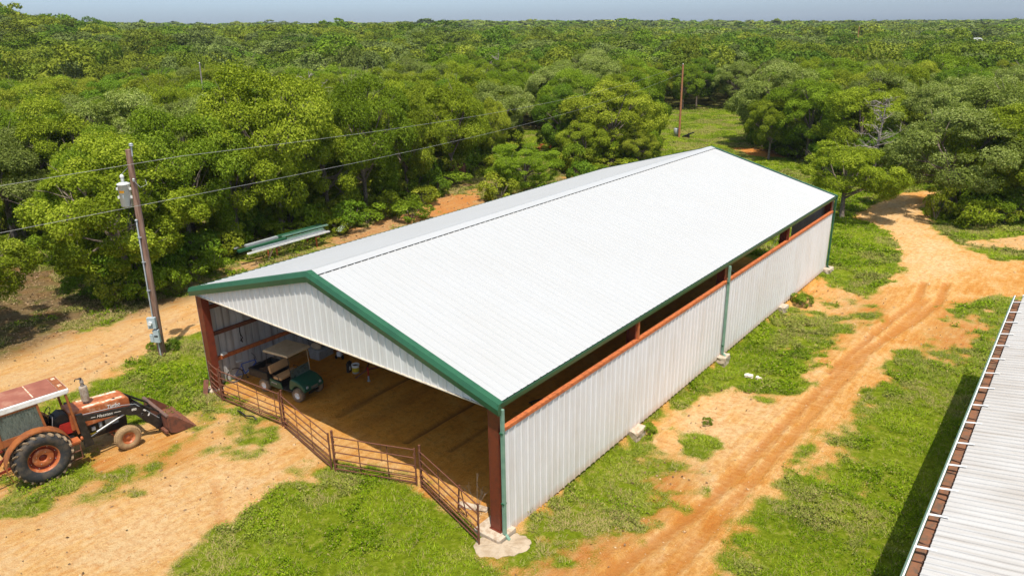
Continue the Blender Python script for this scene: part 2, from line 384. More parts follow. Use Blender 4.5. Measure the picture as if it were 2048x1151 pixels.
LAY['barn'] = blur(LAY['barn'], 3); LAY['wood'] = blur(LAY['wood'], 7)
def rutf(x, y):
    x = np.asarray(x, float).ravel(); y = np.asarray(y, float).ravel(); out = np.zeros(len(x))
    for P_, w, d in RUTS:
        run = 0.
        for a, b in zip(P_[:-1], P_[1:]):
            ab = b-a; Ls = np.hypot(*ab); m0 = np.minimum(a, b)-1; m1 = np.maximum(a, b)+1
            sel = np.nonzero((x > m0[0]) & (x < m1[0]) & (y > m0[1]) & (y < m1[1]))[0]
            if len(sel):
                t = np.clip(((x[sel]-a[0])*ab[0]+(y[sel]-a[1])*ab[1])/(ab@ab), 0, 1)
                px_, py_ = x[sel]-a[0]-t*ab[0], y[sel]-a[1]-t*ab[1]; sd = (ab[0]*py_-ab[1]*px_)/Ls; D = np.hypot(px_, py_)+.05*(vn(x[sel], y[sel], .7, 9)-.5)
                lug = .78+.22*np.sin((run+t*Ls)*2*PI/.26+np.abs(sd)*9) if w < .24 and w > .12 else 1
                v = d*(np.exp(-(D/w)**4)*lug-.40*np.exp(-((D-w*1.7)/(w*.5))**2)); out[sel] = np.where(np.abs(v) > np.abs(out[sel]), v, out[sel])
            run += Ls
    return out
DEF = dict(grass=.85, dry=0, barn=0, pale=.5, wood=1, rut=0)
def lay(k, x, y):
    if k == 'rut': return rutf(x, y).reshape(np.shape(x))
    x = np.asarray(x, float); y = np.asarray(y, float); i = (x-RX0)/RS; j = (y-RY0)/RS
    A = LAY[k]; ins = (i >= 0) & (j >= 0) & (i < A.shape[1]-1) & (j < A.shape[0]-1)
    i = np.clip(i, 0, A.shape[1]-1.001); j = np.clip(j, 0, A.shape[0]-1.001); ii = i.astype(int); jj = j.astype(int); fx = i-ii; fy = j-jj
    v = (A[jj, ii]*(1-fx)+A[jj, ii+1]*fx)*(1-fy)+(A[jj+1, ii]*(1-fx)+A[jj+1, ii+1]*fx)*fy
    return np.where(ins, v, DEF[k])
def cover(x, y):
    """how much grass stands at a point: the drawn mask broken up by patches of several sizes"""
    g = lay('grass', x, y); n = fbm(x, y, 2.6, 5, 5); m = fbm(x, y, .55, 3, 15)
    return sst(.0, .10, g)*np.clip((g-.5)*1.25+.5+(n-.5)*2.0*(1-np.abs(g-.5)*.8)+(m-.5)*1.0, 0, 1)
def micro(x, y):
    b = lay('barn', x, y); n = (fbm(x, y, 1.4, 4, 25)-.5)*.07+(fbm(x, y, .35, 2, 30)-.5)*.022
    return n*(1-.5*b)-.085*lay('rut', x, y)
def axis(a, b, st, far):
    c = list(np.arange(a, b, st)); s = st; p = a; lo = []
    while p > -far: s *= 1.16; p -= min(s, 60); lo.append(p)
    s = st; p = c[-1]; hi = []
    while p < far: s *= 1.16; p += min(s, 60); hi.append(p)
    return np.array(lo[::-1]+c+hi)
gx = axis(-34, 34, .2, 3200); gx = np.sort(np.concatenate([gx, (gx[:-1]+.5*np.diff(gx))[(gx[:-1] > 14.5) & (gx[:-1] < 27)]])); gy = axis(-13, 78, .13, 3400); GX, GY = np.meshgrid(gx, gy)
nearw = ((GX > -46) & (GX < 47) & (GY > -19) & (GY < 120))
GZ = ground_z(GX, GY)+np.where(nearw, micro(GX, GY), 0)
ny, nx = GX.shape; idx = np.arange(nx*ny).reshape(ny, nx)
quads = np.stack([idx[:-1, :-1], idx[:-1, 1:], idx[1:, 1:], idx[1:, :-1]], -1).reshape(-1, 4)
fx, fy = GX.ravel(), GY.ravel()
def mk_ground():
    m = NB('ground_soil'); m.rough(.95, .04)
    co = m.new('ShaderNodeTexCoord').outputs['Object']
    n1 = m.noise(.55, 6, .62, vec=co, dist=.6); n2 = m.noise(4.5, 6, .7, vec=co); n3 = m.noise(24, 5, .75, vec=co)
    mp = m.new('ShaderNodeMapping'); mp.inputs['Scale'].default_value = (1.6, .28, 1); mp.inputs['Rotation'].default_value = (0, 0, .12); m.link(co, mp.inputs['Vector'])
    n4 = m.noise(2.6, 6, .7, vec=mp.outputs[0]); n1 = m.math('ADD', m.math('MULTIPLY', n1, .5), m.math('MULTIPLY', n4, .5))
    pale = m.math('ADD', m.attr('pale'), m.math('MULTIPLY', m.math('SUBTRACT', n1, .5), 2.8), True)
    d = m.ramp(pale, [(0, (.50, .175, .028)), (.30, (.58, .285, .070)), (.60, (.67, .41, .160)), (1, (.72, .51, .27))])
    d = m.mix(m.ramp(n2, [(.42, 0), (.66, .7)]), d, (.47, .19, .045))
    d = m.mix(m.ramp(n3, [(.50, 0), (.70, .75)]), d, m.mix(1.0, d, (.62, .50, .38), 'MULTIPLY'))
    d = m.mix(m.ramp(n3, [(.28, .6), (.42, 0)]), d, (.80, .60, .36))
    d = m.mix(m.math('MULTIPLY', m.math('MULTIPLY', m.attr('rut'), m.ramp(n4, [(.35, .6), (.6, 1)])), .9, True), d, (.42, .145, .026))
    dr = m.ramp(n2, [(.3, (.20, .125, .065)), (.5, (.36, .25, .135)), (.7, (.50, .38, .22))])
    d = m.mix(m.math('MULTIPLY', m.attr('dry'), m.ramp(n1, [(.35, .35), (.6, 1)]), True), d, dr)
    b = m.ramp(n1, [(.3, (.52, .20, .026)), (.5, (.68, .30, .048)), (.7, (.74, .38, .085))])
    b = m.mix(m.ramp(n2, [(.5, 0), (.75, .6)]), b, (.20, .10, .028))
    b = m.mix(m.math('MULTIPLY', m.attr('rut'), .8, True), b, (.15, .06, .02)); d = m.mix(m.attr('barn'), d, b)
    g = m.ramp(n2, [(.3, (.080, .11, .005)), (.54, (.165, .215, .010)), (.70, (.32, .28, .075))])
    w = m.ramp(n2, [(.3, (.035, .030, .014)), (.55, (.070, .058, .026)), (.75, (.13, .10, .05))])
    c = m.attr('cover'); cc = m.math('ADD', c, m.math('MULTIPLY', m.math('SUBTRACT', n3, .5), .9)); cc = m.ramp(cc, [(.34, 0), (.62, 1)])
    d = m.mix(cc, d, g)
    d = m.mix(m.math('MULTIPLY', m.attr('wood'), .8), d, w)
    m.base(d); h = m.math('ADD', m.math('ADD', n2, m.math('MULTIPLY', n4, 1.0)), m.math('MULTIPLY', n3, .8)); m.bump(h, .075, 1); return m.m
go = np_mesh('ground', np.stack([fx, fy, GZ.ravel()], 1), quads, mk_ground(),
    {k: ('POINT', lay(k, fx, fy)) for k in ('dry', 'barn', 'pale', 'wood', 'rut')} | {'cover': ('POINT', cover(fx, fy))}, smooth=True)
tag(go, kind='structure')
# ------------------------------------------------------------------ grass (nobody could count it)
rs = np.random.RandomState(3)
def in_view(x, y, z=0.0, m=60):
    dx, dy, dz = x-CAM[0], y-CAM[1], z-CAM[2]
    c = dx*fw[0]+dy*fw[1]+dz*fw[2]; c = np.maximum(c, .1)
    u = 1024+F_PX*(dx*rt[0]+dy*rt[1]+dz*rt[2])/c; v = 575.5-F_PX*(dx*up[0]+dy*up[1]+dz*up[2])/c
    return (u > -m) & (u < 2048+m) & (v > -400) & (v < 1151+m) & (c > 1), c
def scatter(n, x0, x1, y0, y1, dens):
    x = rs.uniform(x0, x1, n); y = rs.uniform(y0, y1, n); ok, c = in_view(x, y)
    barn = (x > .05) & (x < 15.2) & (y > 1.0) & (y < 30.6)
    shed = ((x > 25.6) & (y < 18.3)) | ((x-15.5)**2+(y+.15)**2 < .85)
    keep = ok & ~barn & ~shed & (rs.rand(n) < dens(x, y)*np.clip((28/c)**1.0, 0.25, 1)); return x[keep], y[keep], c[keep]
cvd = lambda x, y: sst(.40, .78, cover(x, y))*(1-.6*lay('wood', x, y))*sst(.26, .52, fbm(x, y, .42, 2, 70))
X, Y, C = scatter(2300000, -36, 34, -14, 112, cvd)
def blades(X, Y, C, nb, h0, h1, w, lean):
    n = len(X); X = np.repeat(X, nb); Y = np.repeat(Y, nb); C = np.repeat(C, nb); k = len(X)
    big = np.repeat(fbm(X[::nb], Y[::nb], 1.1, 3, 50), nb)
    sc = np.clip(C/26, 1, 2.6)
    X = X+rs.normal(0, .035, k)*sc; Y = Y+rs.normal(0, .035, k)*sc; Z = ground_z(X, Y)+micro(X, Y)-.01
    a = rs.uniform(0, 2*PI, k); l = rs.uniform(.15, 1, k)*lean; h = rs.uniform(h0, h1, k)*(.45+1.1*big)*np.sqrt(sc)
    dx, dy = np.cos(a), np.sin(a); ww = w*rs.uniform(.6, 1.3, k)*sc
    B = np.stack([X, Y, Z], 1); side = np.stack([-dy, dx, 0*dx], 1)*ww[:, None]; outd = np.stack([dx*l, dy*l, 0*l+1], 1)*h[:, None]
    V = np.stack([B-side*1.1, B+side*1.1, B+outd*1.05], 1).reshape(-1, 3)
    return V, k, X, Y
V, k, BX, BY = blades(X, Y, C, 4, .03, .105, .0105, 2.2)
tint = np.clip(fbm(BX, BY, 1.7, 4, 60)*1.25-.12+rs.normal(0, .20, k), 0, 1)
dryb = np.clip(lay('dry', BX, BY)*(.45+.9*rs.rand(k))+sst(.49, .63, fbm(BX, BY, 2.0, 4, 66))*.9*rs.rand(k)+(rs.rand(k) < .15)*.7, 0, 1)
def mk_grass():
    m = NB('grass_blade'); m.rough(.6, .06)
    c = m.ramp(m.attr('tint'), [(0, (.075, .140, .003)), (.45, (.180, .285, .005)), (1, (.36, .45, .025))])
    c = m.mix(m.attr('dryb'), c, (.42, .33, .15)); m.base(c)
    tr = m.new('ShaderNodeBsdfTranslucent'); m.link(c, tr.inputs[0]); mx = m.new('ShaderNodeMixShader'); mx.inputs[0].default_value = .3
    m.link(m.b.outputs[0], mx.inputs[1]); m.link(tr.outputs[0], mx.inputs[2]); m.link(mx.outputs[0], m.out.inputs[0]); return m.m
MG = mk_grass()
o = np_mesh('grass', V, np.arange(3*k).reshape(-1, 3), MG, {'tint': ('FACE', tint), 'dryb': ('FACE', dryb)})
tag(o, 'green grass and low weeds growing round the barn and between the dirt tracks', 'grass', kind='stuff')
print('grass blades', k)
# low broad-leaved weeds in clumps
X, Y, C = scatter(420000, -30, 34, -14, 60, lambda x, y: cvd(x, y)*sst(.48, .64, fbm(x, y, 1.5, 3, 80)))
n = len(X); nb = 7; X = np.repeat(X, nb)+rs.normal(0, .05, n*nb); Y = np.repeat(Y, nb)+rs.normal(0, .05, n*nb); C = np.repeat(C, nb); k = n*nb
Z = ground_z(X, Y)+micro(X, Y)+rs.uniform(.02, .20, k); c0 = np.stack([X, Y, Z], 1)
def leafquads(c0, nrm, size, asp=.6):
    k = len(c0); nrm = nrm/np.linalg.norm(nrm, axis=1)[:, None]; t = rs.normal(size=(k, 3)); t -= nrm*(t*nrm).sum(1)[:, None]; t /= np.linalg.norm(t, axis=1)[:, None]
    b = np.cross(nrm, t); s = size[:, None]
    return np.stack([c0-t*s, c0-b*s*asp-t*s*.1, c0+t*s, c0+b*s*asp+t*s*.15], 1).reshape(-1, 3)
V = leafquads(c0, rs.normal(size=(k, 3))*.6+[0, 0, 1], rs.uniform(.018, .042, k)*np.clip(C/24, 1, 2.2))
o = np_mesh('weeds', V, np.arange(4*k).reshape(-1, 4), MG, {'tint': ('FACE', np.clip(rs.normal(.40, .22, k)+(fbm(c0[:, 0], c0[:, 1], 1.3, 3, 62)-.5)*.9, 0, 1)), 'dryb': ('FACE', (rs.rand(k) < .07)*.8+.35*sst(.46, .62, fbm(c0[:, 0], c0[:, 1], 2.0, 4, 66)))})
tag(o, 'leafy low weeds mixed through the thicker grass', 'weeds', kind='stuff')
print('weed leaves', k)
# fallen brown leaves along the wood edge and under the oaks
X, Y, C = scatter(420000, -40, 34, -14, 75, lambda x, y: np.clip(lay('wood', x, y)*.9+lay('dry', x, y)*.25, 0, 1)*sst(.35, .6, fbm(x, y, 1.2, 3, 77)))
k = len(X); c0 = np.stack([X, Y, ground_z(X, Y)+micro(X, Y)+rs.uniform(.005, .05, k)], 1)
V = leafquads(c0, rs.normal(size=(k, 3))*.5+[0, 0, 1], rs.uniform(.03, .07, k)*np.clip(C/34, 1, 2))
def mk_litter():
    m = NB('fallen_leaf'); m.rough(.9, .1); m.base(m.ramp(m.attr('tint'), [(0, (.09, .055, .03)), (.5, (.22, .14, .08)), (1, (.42, .30, .18))])); return m.m
o = np_mesh('leaf_litter', V, np.arange(4*k).reshape(-1, 4), mk_litter(), {'tint': ('FACE', np.clip(rs.normal(.45, .25, k), 0, 1))})
tag(o, 'brown fallen leaves and dead grass under the edge of the wood', 'leaf litter', kind='stuff')
# pebbles, twigs and clods on the bare soil
X, Y, C = scatter(60000, -30, 32, -14, 50, lambda x, y: (1-sst(.3, .7, cover(x, y)))*.35*(1-lay('barn', x, y)))
n = len(X); k = n; base = np.array([(1, 0, 0), (0, 1, 0), (-1, 0, 0), (0, -1, 0), (0, 0, .7), (0, 0, -.5)])
V = base[None]*(rs.gamma(2, .008, n)+.006)[:, None, None]*rs.uniform(.6, 1.4, (n, 1, 3)); V += rs.normal(0, .003, V.shape)
V += np.stack([X, Y, ground_z(X, Y)+micro(X, Y)+.004], 1)[:, None]
tri = np.array([(0, 1, 4), (1, 2, 4), (2, 3, 4), (3, 0, 4), (1, 0, 5), (2, 1, 5), (3, 2, 5), (0, 3, 5)])
Q = (tri[None]+6*np.arange(n)[:, None, None]).reshape(-1, 3)
o = np_mesh('pebbles', V.reshape(-1, 3), Q, simple('pebble', (.60, .42, .24), .95, (.42, .21, .08), 1.5, .1))
tag(o, 'scattered pebbles and clods on the bare dirt', 'pebbles', kind='stuff')
# ------------------------------------------------------------------ big barn
BW, BL, EH, RH = 15.24, 30.48, 4.40, 6.52
SLO = (RH-EH)/(BW/2); RIB = .3048
def roofz(x): return RH-abs(x-BW/2)*SLO
def ribbed(name, fo, along, u0_, u1_, lo, hi, mat, parent, sgn=1, rib=RIB, h=.022, steps=1, ph=0.0):
    """sheet with raised ribs: fo(u, t, d) -> point; lo/hi give both ends t of each strip"""
    us = []; u = u0_; k = math.floor((u0_-ph)/rib)
    prof = [(0, 0), (.018, h), (.052, h), (.070, 0), (.135, 0), (.150, .006), (.165, 0), (.215, 0), (.230, .006), (.245, 0)]
    prof = [(a*rib/RIB, d) for a, d in prof]
    while True:
        for a, d in prof:
            w = ph+k*rib+a
            if u0_ < w < u1_: us.append((w, d))
        k += 1
        if ph+k*rib > u1_: break
    us = [(u0_, 0)]+us+[(u1_, 0)]
    v = []; f = []
    for (w, d) in us:
        for s in range(steps+1):
            t = lo(w)+(hi(w)-lo(w))*s/steps; v.append(fo(w, t, d*sgn))
    st = steps+1
    for i in range(len(us)-1):
        for s in range(steps): f.append((i*st+s, (i+1)*st+s, (i+1)*st+s+1, i*st+s+1))
    m = MB(); m.add(v, f); return m.build(name, mat, parent)
barn = thing('barn', 'large white open-fronted metal barn with green trim, orange-capped side wall and long white gable roof', 'barn')
cst = lambda c: (lambda w: c)
nR = Vector((SLO, 0, 1)).normalized(); nL = Vector((-SLO, 0, 1)).normalized()
def roof_pt(side):
    def f(y, t, d):
        x = BW/2+side*t; n = nR if side > 0 else nL
        return (x+n.x*d, y, RH-t*SLO+n.z*d)
    return f
for side in (1, -1):
    ribbed('roof_panel', roof_pt(side), 'y', -.14, BL+.10, cst(0), cst(BW/2+.10), MT['roof_white'], barn, steps=3)
# ridge cap raised on the ribs, black foam closures showing under its edges
rc = MB(); q = .30; e = .040
for s in (1, -1):
    pts = [(BW/2, RH+e+.012), (BW/2+s*q, RH-q*SLO+e+.008), (BW/2+s*q, RH-q*SLO+e), (BW/2, RH+e)]
    rc.prism(pts, -.04, BL+.02, 'y')
rc.build('ridge_cap', MT['roof_white'], barn)
for s in (1, -1):
    cl = MB(); x = BW/2+s*(q-.012); z = roofz(x)
    cl.box((x, BL/2, z+.001), (.02, BL-.2, .006))
    for k in range(int(BL/RIB)):
        y0 = k*RIB+.085; y1 = (k+1)*RIB-.012; cl.box((x, (y0+y1)/2, z+.021), (.02, y1-y0, .038))
    cl.build('foam_closure', MT['black'], barn)
# trim at both gable ends
def rake(y, out):
    for s in (-1, 1):
        m = MB(); x0, x1 = BW/2, BW/2+s*(BW/2+.20)
        pr = [(-.01, -.30), (.10, -.29), (.13, -.10), (.07, .045), (-.12, .055), (-.12, .035), (-.01, .03)]
        v = []
        for x in (x0, x1):
            z = RH-abs(x-BW/2)*SLO
            v += [(x, y+out*a, z+b) for a, b in pr]
        n = len(pr); m.add(v, [tuple(range(n)), tuple(range(n, 2*n))]+[(i, (i+1) % n, n+(i+1) % n, n+i) for i in range(n)])
        m.build('rake_trim', MT['green_trim'], barn)
    m = MB(); m.box((BW/2, y+out*.065, RH-.11), (.36, .16, .30)); 
    m = MB(); v = []
    for x in (BW/2-.2, BW/2, BW/2+.2):
        z = RH-abs(x-BW/2)*SLO; v += [(x, y+out*a, z+b) for a, b in [(.0, -.305), (.106, -.295), (.137, -.10), (.075, .052), (-.125, .062), (-.125, .04), (0, .04)]]
    f = [(k*7+i, k*7+(i+1) % 7, (k+1)*7+(i+1) % 7, (k+1)*7+i) for k in range(2) for i in range(7)]+[tuple(range(7)), tuple(range(14, 21))]
    m.add(v, f); m.build('peak_trim', MT['green_trim'], barn)
rake(-.06, -1); rake(BL+.06, 1)
# eave gutters
for s in (1, -1):
    xe = BW/2+s*(BW/2+.02); m = MB()
    ze = roofz(xe)
    pr = [(0, -.20), (.12, -.20), (.15, -.08), (.15, -.01), (.135, -.01), (.13, -.075), (.105, -.18), (.012, -.18), (.012, -.03), (0, -.03)]
    m.prism([(xe+s*a, ze+b) for a, b in pr], -.16, BL+.14, 'y'); m.build('eave_gutter', MT['green_trim'], barn)
# gable sheets
GB = 4.16
ribbed('gable_panel', lambda x, z, d: (x, -.035-d, z), 'x', -.12, BW+.12, cst(GB), lambda x: roofz(x)-.02, MT['gable_white'], barn, h=.034)
ribbed('gable_panel', lambda x, z, d: (x, BL+.035+d, z), 'x', -.12, BW+.12, cst(GB), lambda x: roofz(x)-.02, MT['gable_white'], barn, h=.034)
m = MB(); m.box((BW/2, -.055, GB-.012), (BW+.2, .075, .024)); m.build('gable_sill', simple('cream_trim', (.55, .48, .38), .5), barn)
m = MB(); m.box((BW/2, BL+.055, GB-.012), (BW+.2, .075, .024)); m.build('gable_sill', MT['gable_white'], barn)
# long walls
WB, WT = -.02, 3.44
ribbed('side_wall', lambda y, z, d: (BW+.075+d, y, z), 'y', .10, BL-.02, cst(WB), cst(WT), MT['wall_white'], barn, ph=.03, h=.034)
ribbed('side_wall', lambda y, z, d: (-.075-d, y, z), 'y', .02, BL-.02, cst(.02), cst(roofz(0)-.06), MT['wall_inner'], barn, ph=.03, h=.055)
m = MB(); m.box((BW+.045, BL/2+.05, WT+.045), (.15, BL-.14, .06)); m.box((BW+.115, BL/2+.05, WT-.005), (.012, BL-.14, .05))
m.build('wall_cap', MT['orange_iron'], barn)
for k in range(5):                                     # rigid frames
    y = min(max(k*BL/4, .16), BL-.16)
    for s, x in ((1, .12), (-1, BW-.12)):
        m = MB(); t = .30 if k in (0, 4) else .24
        zb = .165 if k == 0 and s < 0 else .04
        m.box((x-s*.13, y, (zb+roofz(0)-.1)/2), (.018, t, roofz(0)-.1-zb)); m.box((x+s*.20, y, (zb+roofz(0)-.30)/2), (.018, t, roofz(0)-.30-zb))
        m.box((x+s*.035, y, (zb+roofz(0)-.2)/2), (.30, .014, roofz(0)-.2-zb)); m.box((x+s*.03, y, zb), (.42, .36, .03))
        if k in (0, 4): m.box((x+s*.035, y+(.142 if k else -.142), (zb+roofz(0)-.3)/2), (.312, .014, roofz(0)-.3-zb))
        m.build('column', MT['red_iron'], barn)
        r = MB(); xa = x+s*.03; xb = BW/2; za, zb2 = roofz(xa)-.32, roofz(xb)-.32
        r.bar((xa, y, za+.16), (xb, y, zb2+.16), .2, .016); r.bar((xa, y, za-.22), (xb, y, zb2-.06), .2, .016)
        r.add([(xa, y, za+.15), (xb, y, zb2+.15), (xb, y, zb2-.05), (xa, y, za-.21)], [(0, 1, 2, 3)])
        r.build('rafter', MT['red_iron'], barn)
for z in (1.25, 2.35, 3.5):
    m = MB(); m.box((-.015, BL/2, z), (.10, BL-.4, .02)); m.box((.03, BL/2, z-.07), (.012, BL-.4, .14)); m.build('girt', MT['rust'] if z > 2 else MT['orange_iron'], barn)
for z in (.7, 2.0, 3.3):
    m = MB(); m.box((BW+.0, BL/2, z), (.10, BL-.4, .02)); m.box((BW-.045, BL/2, z-.07), (.012, BL-.4, .14)); m.build('girt', MT['red_iron'], barn)
for k in range(12):
    x = .7+k*(BW-1.4)/11; m = MB(); m.box((x, BL/2, roofz(x)-.085), (.07, BL-.3, .13)); m.build('purlin', MT['red_iron'], barn)
for k in (1, 3):                                       # mid-bay jamb plates seen in the opening
    m = MB(); m.box((BW+.05, k*BL/4, (WT+.1+EH-.1)/2), (.10, .09, EH-.2-WT)); m.build('jamb', MT['orange_iron'] if k == 1 else MT['red_iron'], barn)
br = MB()
for a, b in (((BW-.2, 15.5, 4.1), (BW-.2, 22.6, .4)), ((BW-.2, 15.5, .4), (BW-.2, 22.6, 4.1))): br.tube(a, b, .009, 5)
br.build('brace_rod', MT['steel'], barn)
def downspout(y, mat):
    m = MB(); x = BW+.17
    m.bar((x, y, EH-.22), (x, y, .14), .10, .085, (0, 1, 0)); m.bar((x, y, .17), (x+.16, y, .03), .10, .085, (0, 1, 0))
    o = m.build('downspout', mat, barn, .008)
    for z in (3.45, 1.2) if y < 1 else (3.45, .55):
        b = MB(); b.box((x-.01, y, z), (.11, .13, .045)); b.build('strap', MT['green_trim'], o)
downspout(.03, MT['green_pale']); downspout(BL/2, MT['green_pale']); downspout(BL-.05, MT['green_trim'])
# short closed strip at the back
ribbed('back_wall', lambda x, z, d: (x, BL+.03+d, z), 'x', 13.1, BW+.05, cst(.05), cst(GB-.03), MT['wall_white'], barn)
# ------------------------------------------------------------------ footings, each its own lump of concrete
def rough_block(name, c, d, rz, label, seed, chip=.03, cat='footing', mat=None, group=None):
    import bmesh
    b = bmesh.new(); bmesh.ops.create_cube(b, size=1); bmesh.ops.subdivide_edges(b, edges=b.edges[:], cuts=3, use_grid_fill=True)
    R = random.Random(seed)
    for v in b.verts:
        v.co.x *= d[0]; v.co.y *= d[1]; v.co.z = (v.co.z+.5)*d[2]
        v.co += Vector((R.uniform(-1, 1), R.uniform(-1, 1), R.uniform(-.6, .4)))*chip
    me = bpy.data.meshes.new(name); b.to_mesh(me); b.free(); me.materials.append(mat or MT['concrete'])
    o = bpy.data.objects.new(name, me); COL.objects.link(o); o.location = c; o.rotation_euler = (0, 0, rz)
    k = o.modifiers.new('bevel', 'BEVEL'); k.width = .012; k.segments = 1
    return tag(o, label, cat, group)
FG = 'concrete footings under the barn columns'
rough_block('concrete_footing', (15.0, .08, -.28), (.95, .78, .44), 0, 'square concrete footing under the near corner column and its pale downspout', 1, .004, group=FG)
rough_block('concrete_footing', (15.32, 7.62, -.42), (.62, .70, .46), .05, 'square concrete footing showing under the near half of the side wall', 2, .02, group=FG)
rough_block('concrete_footing', (15.34, 15.24, -.42), (.64, .66, .50), .1, 'concrete footing at the foot of the middle downspout', 3, .03, group=FG)
rough_block('concrete_footing', (15.32, 22.86, -.42), (.60, .64, .46), -.05, 'concrete footing showing under the far half of the side wall', 4, .02, group=FG)
rough_block('concrete_footing', (15.36, 30.40, -.30), (.70, .80, .40), 0, 'concrete footing under the far corner downspout of the barn', 5, .03, group=FG)
rough_block('concrete_footing', (.08, .06, -.24), (.60, .55, .30), 0, 'concrete footing under the rust red column nearest the bicycle', 6, .02, group=FG)
# broken slab spilled beside the near footing
P_ = [(14.78, -.50), (15.0, -.86), (15.35, -.95), (15.75, -.72), (16.02, -.34), (16.2, .05), (16.08, .36), (15.8, .5), (15.55, .45), (15.5, -.3), (14.8, -.3)]
m = MB(); R = random.Random(4); Pp = []
for i, p in enumerate(P_):
    q_ = P_[(i+1) % len(P_)]
    for t in (0, .33, .66): Pp.append((p[0]+(q_[0]-p[0])*t+R.uniform(-.04, .04), p[1]+(q_[1]-p[1])*t+R.uniform(-.04, .04)))
cx_, cy_ = 15.5, -.25; n = len(Pp); v = [(x, y, -.15) for x, y in Pp]+[(x, y, .0+R.uniform(-.02, .015)) for x, y in Pp]+[(cx_+(x-cx_)*.8, cy_+(y-cy_)*.8, .05+R.uniform(-.02, .02)) for x, y in Pp]+[(cx_, cy_, .06)]
m.add(v, [(i, (i+1) % n, n+(i+1) % n, n+i) for i in range(n)]+[(n+i, n+(i+1) % n, 2*n+(i+1) % n, 2*n+i) for i in range(n)]+[(2*n+i, 2*n+(i+1) % n, 3*n) for i in range(n)])
tag(m.build('concrete_slab', simple('rough_concrete', (.42, .34, .25), .95, (.33, .25, .17), 3, .1, bump=.008)), 'ragged spill of concrete beside the near corner footing', 'slab')
rough_block('concrete_chunk', (13.75, .55, 0), (.9, .22, .09), .35, 'long flat piece of pale concrete inside the corral panel by the near column', 21, .03, 'rubble')
0 and rough_block('concrete_chunk', (14.2, -1.0, -.02), (.28, .34, .12), .2, 'small pale concrete chunk in the grass under the corral panel end', 22, .03, 'rubble')
rough_block('limestone_rock', (16.85, 14.7, ground_z(16.85, 14.7)), (.30, .20, .10), .3, 'left of two pale rocks lying in the grass beyond the middle downspout', 23, .04, 'rock', simple('pale_limestone', (.75, .68, .55), .9))
rough_block('limestone_rock', (17.25, 14.75, ground_z(17.2, 14.7)), (.22, .16, .08), -.3, 'right of two pale rocks lying in the grass beyond the middle downspout', 24, .04, 'rock', simple('pale_limestone_b', (.7, .62, .5), .9))
# ------------------------------------------------------------------ second building on the right
shed = thing('long_shed', 'weathered white metal-roofed shed with a wide rust-filled gutter cut off by the right edge', 'shed', (25.44, 0, 0))
SS = .17; SZ = 4.06; SY0, SY1 = -9.0, 18.42
ribbed('shed_roof', lambda y, t, d: (t-SS*d*.98, y, SZ+t*SS+d), 'y', SY0, SY1, cst(0), cst(8.5), MT['old_roof'], shed, rib=.2, h=.028, steps=4)
m = MB(); pr = [(-.24, -.17), (0.06, -.17), (.06, -.15), (-.225, -.15), (-.232, .02), (-.262, .02), (-.262, .0)]
m.prism([(a, SZ+b-.05) for a, b in pr], SY0, SY1+.05, 'y'); gut = m.build('gutter', MT['green_trim'], shed)
m = MB(); m.box((-.243, (SY0+SY1)/2, SZ-.021), (.030, SY1-SY0, .012)); m.build('gutter_lip', MT['white'], gut)
m = MB(); m.prism([(-.262, SZ-.03), (-.30, SZ-.075), (-.305, SZ-.15), (-.262, SZ-.15)], SY0, SY1+.04, 'y'); m.build('gutter_face', MT['green_pale'], gut)
m = MB()
R = random.Random(9); yy = SY0
vv = []; 
while yy < SY1: vv += [(-.226, yy, SZ-.185+R.uniform(-.008, .012)), (-.08, yy, SZ-.17+R.uniform(-.01, .02)), (.05, yy, SZ-.18+R.uniform(-.01, .01))]; yy += .12
nn = len(vv)//3; m.add(vv, [(3*i+j, 3*i+j+1, 3*i+j+4, 3*i+j+3) for i in range(nn-1) for j in range(2)])
m.build('leaf_litter', simple('rusty_leaf_litter', (.22, .10, .055), .9, (.13, .085, .06), 6, .2), gut)
sm_ = simple('rib_shadow_brown', (.10, .05, .035), .9)  # dark strips across the gutter stand in for the shadows of the ribs
for k in range(int((SY1-SY0)/.62)):
    m = MB(); m.box((-.1, SY0+.3+k*.62, SZ-.158), (.26, .022, .02), Matrix.Rotation(R.uniform(-.35, .35), 3, 'Z')); m.build('rib_shadow_strip', sm_, gut)
for k in range(15+6):
    y = 17.55-k*1.19+random.uniform(-.05, .05); m = MB()
    m.bar((-.262, y, SZ-.022), (.0, y, SZ+.036), .07, .006); m.bar((.0, y, SZ+.036), (.13, y, SZ+.058), .055, .004)
    m.build('gutter_strap', MT['white'], shed)
m = MB(); m.box((.06, (SY0+SY1)/2, SZ-.10), (.03, SY1-SY0-.1, .16)); m.build('fascia', MT['red_iron'], shed)
ribbed('shed_wall', lambda y, z, d: (.16-d, y, z), 'y', SY0, SY1-.15, cst(-.1), cst(SZ-.04), MT['wall_white'], shed)
ribbed('shed_wall', lambda x, z, d: (x, SY1-.15+d, z), 'x', .17, 8.4, cst(-.1), lambda x: SZ+x*SS-.03, MT['wall_white'], shed)
m = MB(); m.prism([(SY1-.02, SZ-.20), (SY1+.05, SZ-.20), (SY1+.05, SZ+.045), (SY1-.10, SZ+.05), (SY1-.10, SZ+.035), (SY1-.02, SZ+.03)], 0, .001, 'x')
m = MB(); v = []
for t in (-.02, 8.5): v += [(t, y, z+t*SS) for y, z in [(SY1-.02, SZ-.20), (SY1+.05, SZ-.20), (SY1+.05, SZ+.045), (SY1-.10, SZ+.05), (SY1-.10, SZ+.035), (SY1-.02, SZ+.03)]]
m.add(v, [tuple(range(6)), tuple(range(6, 12))]+[(i, (i+1) % 6, 6+(i+1) % 6, 6+i) for i in range(6)]); m.build('rake_trim', MT['white'], shed)
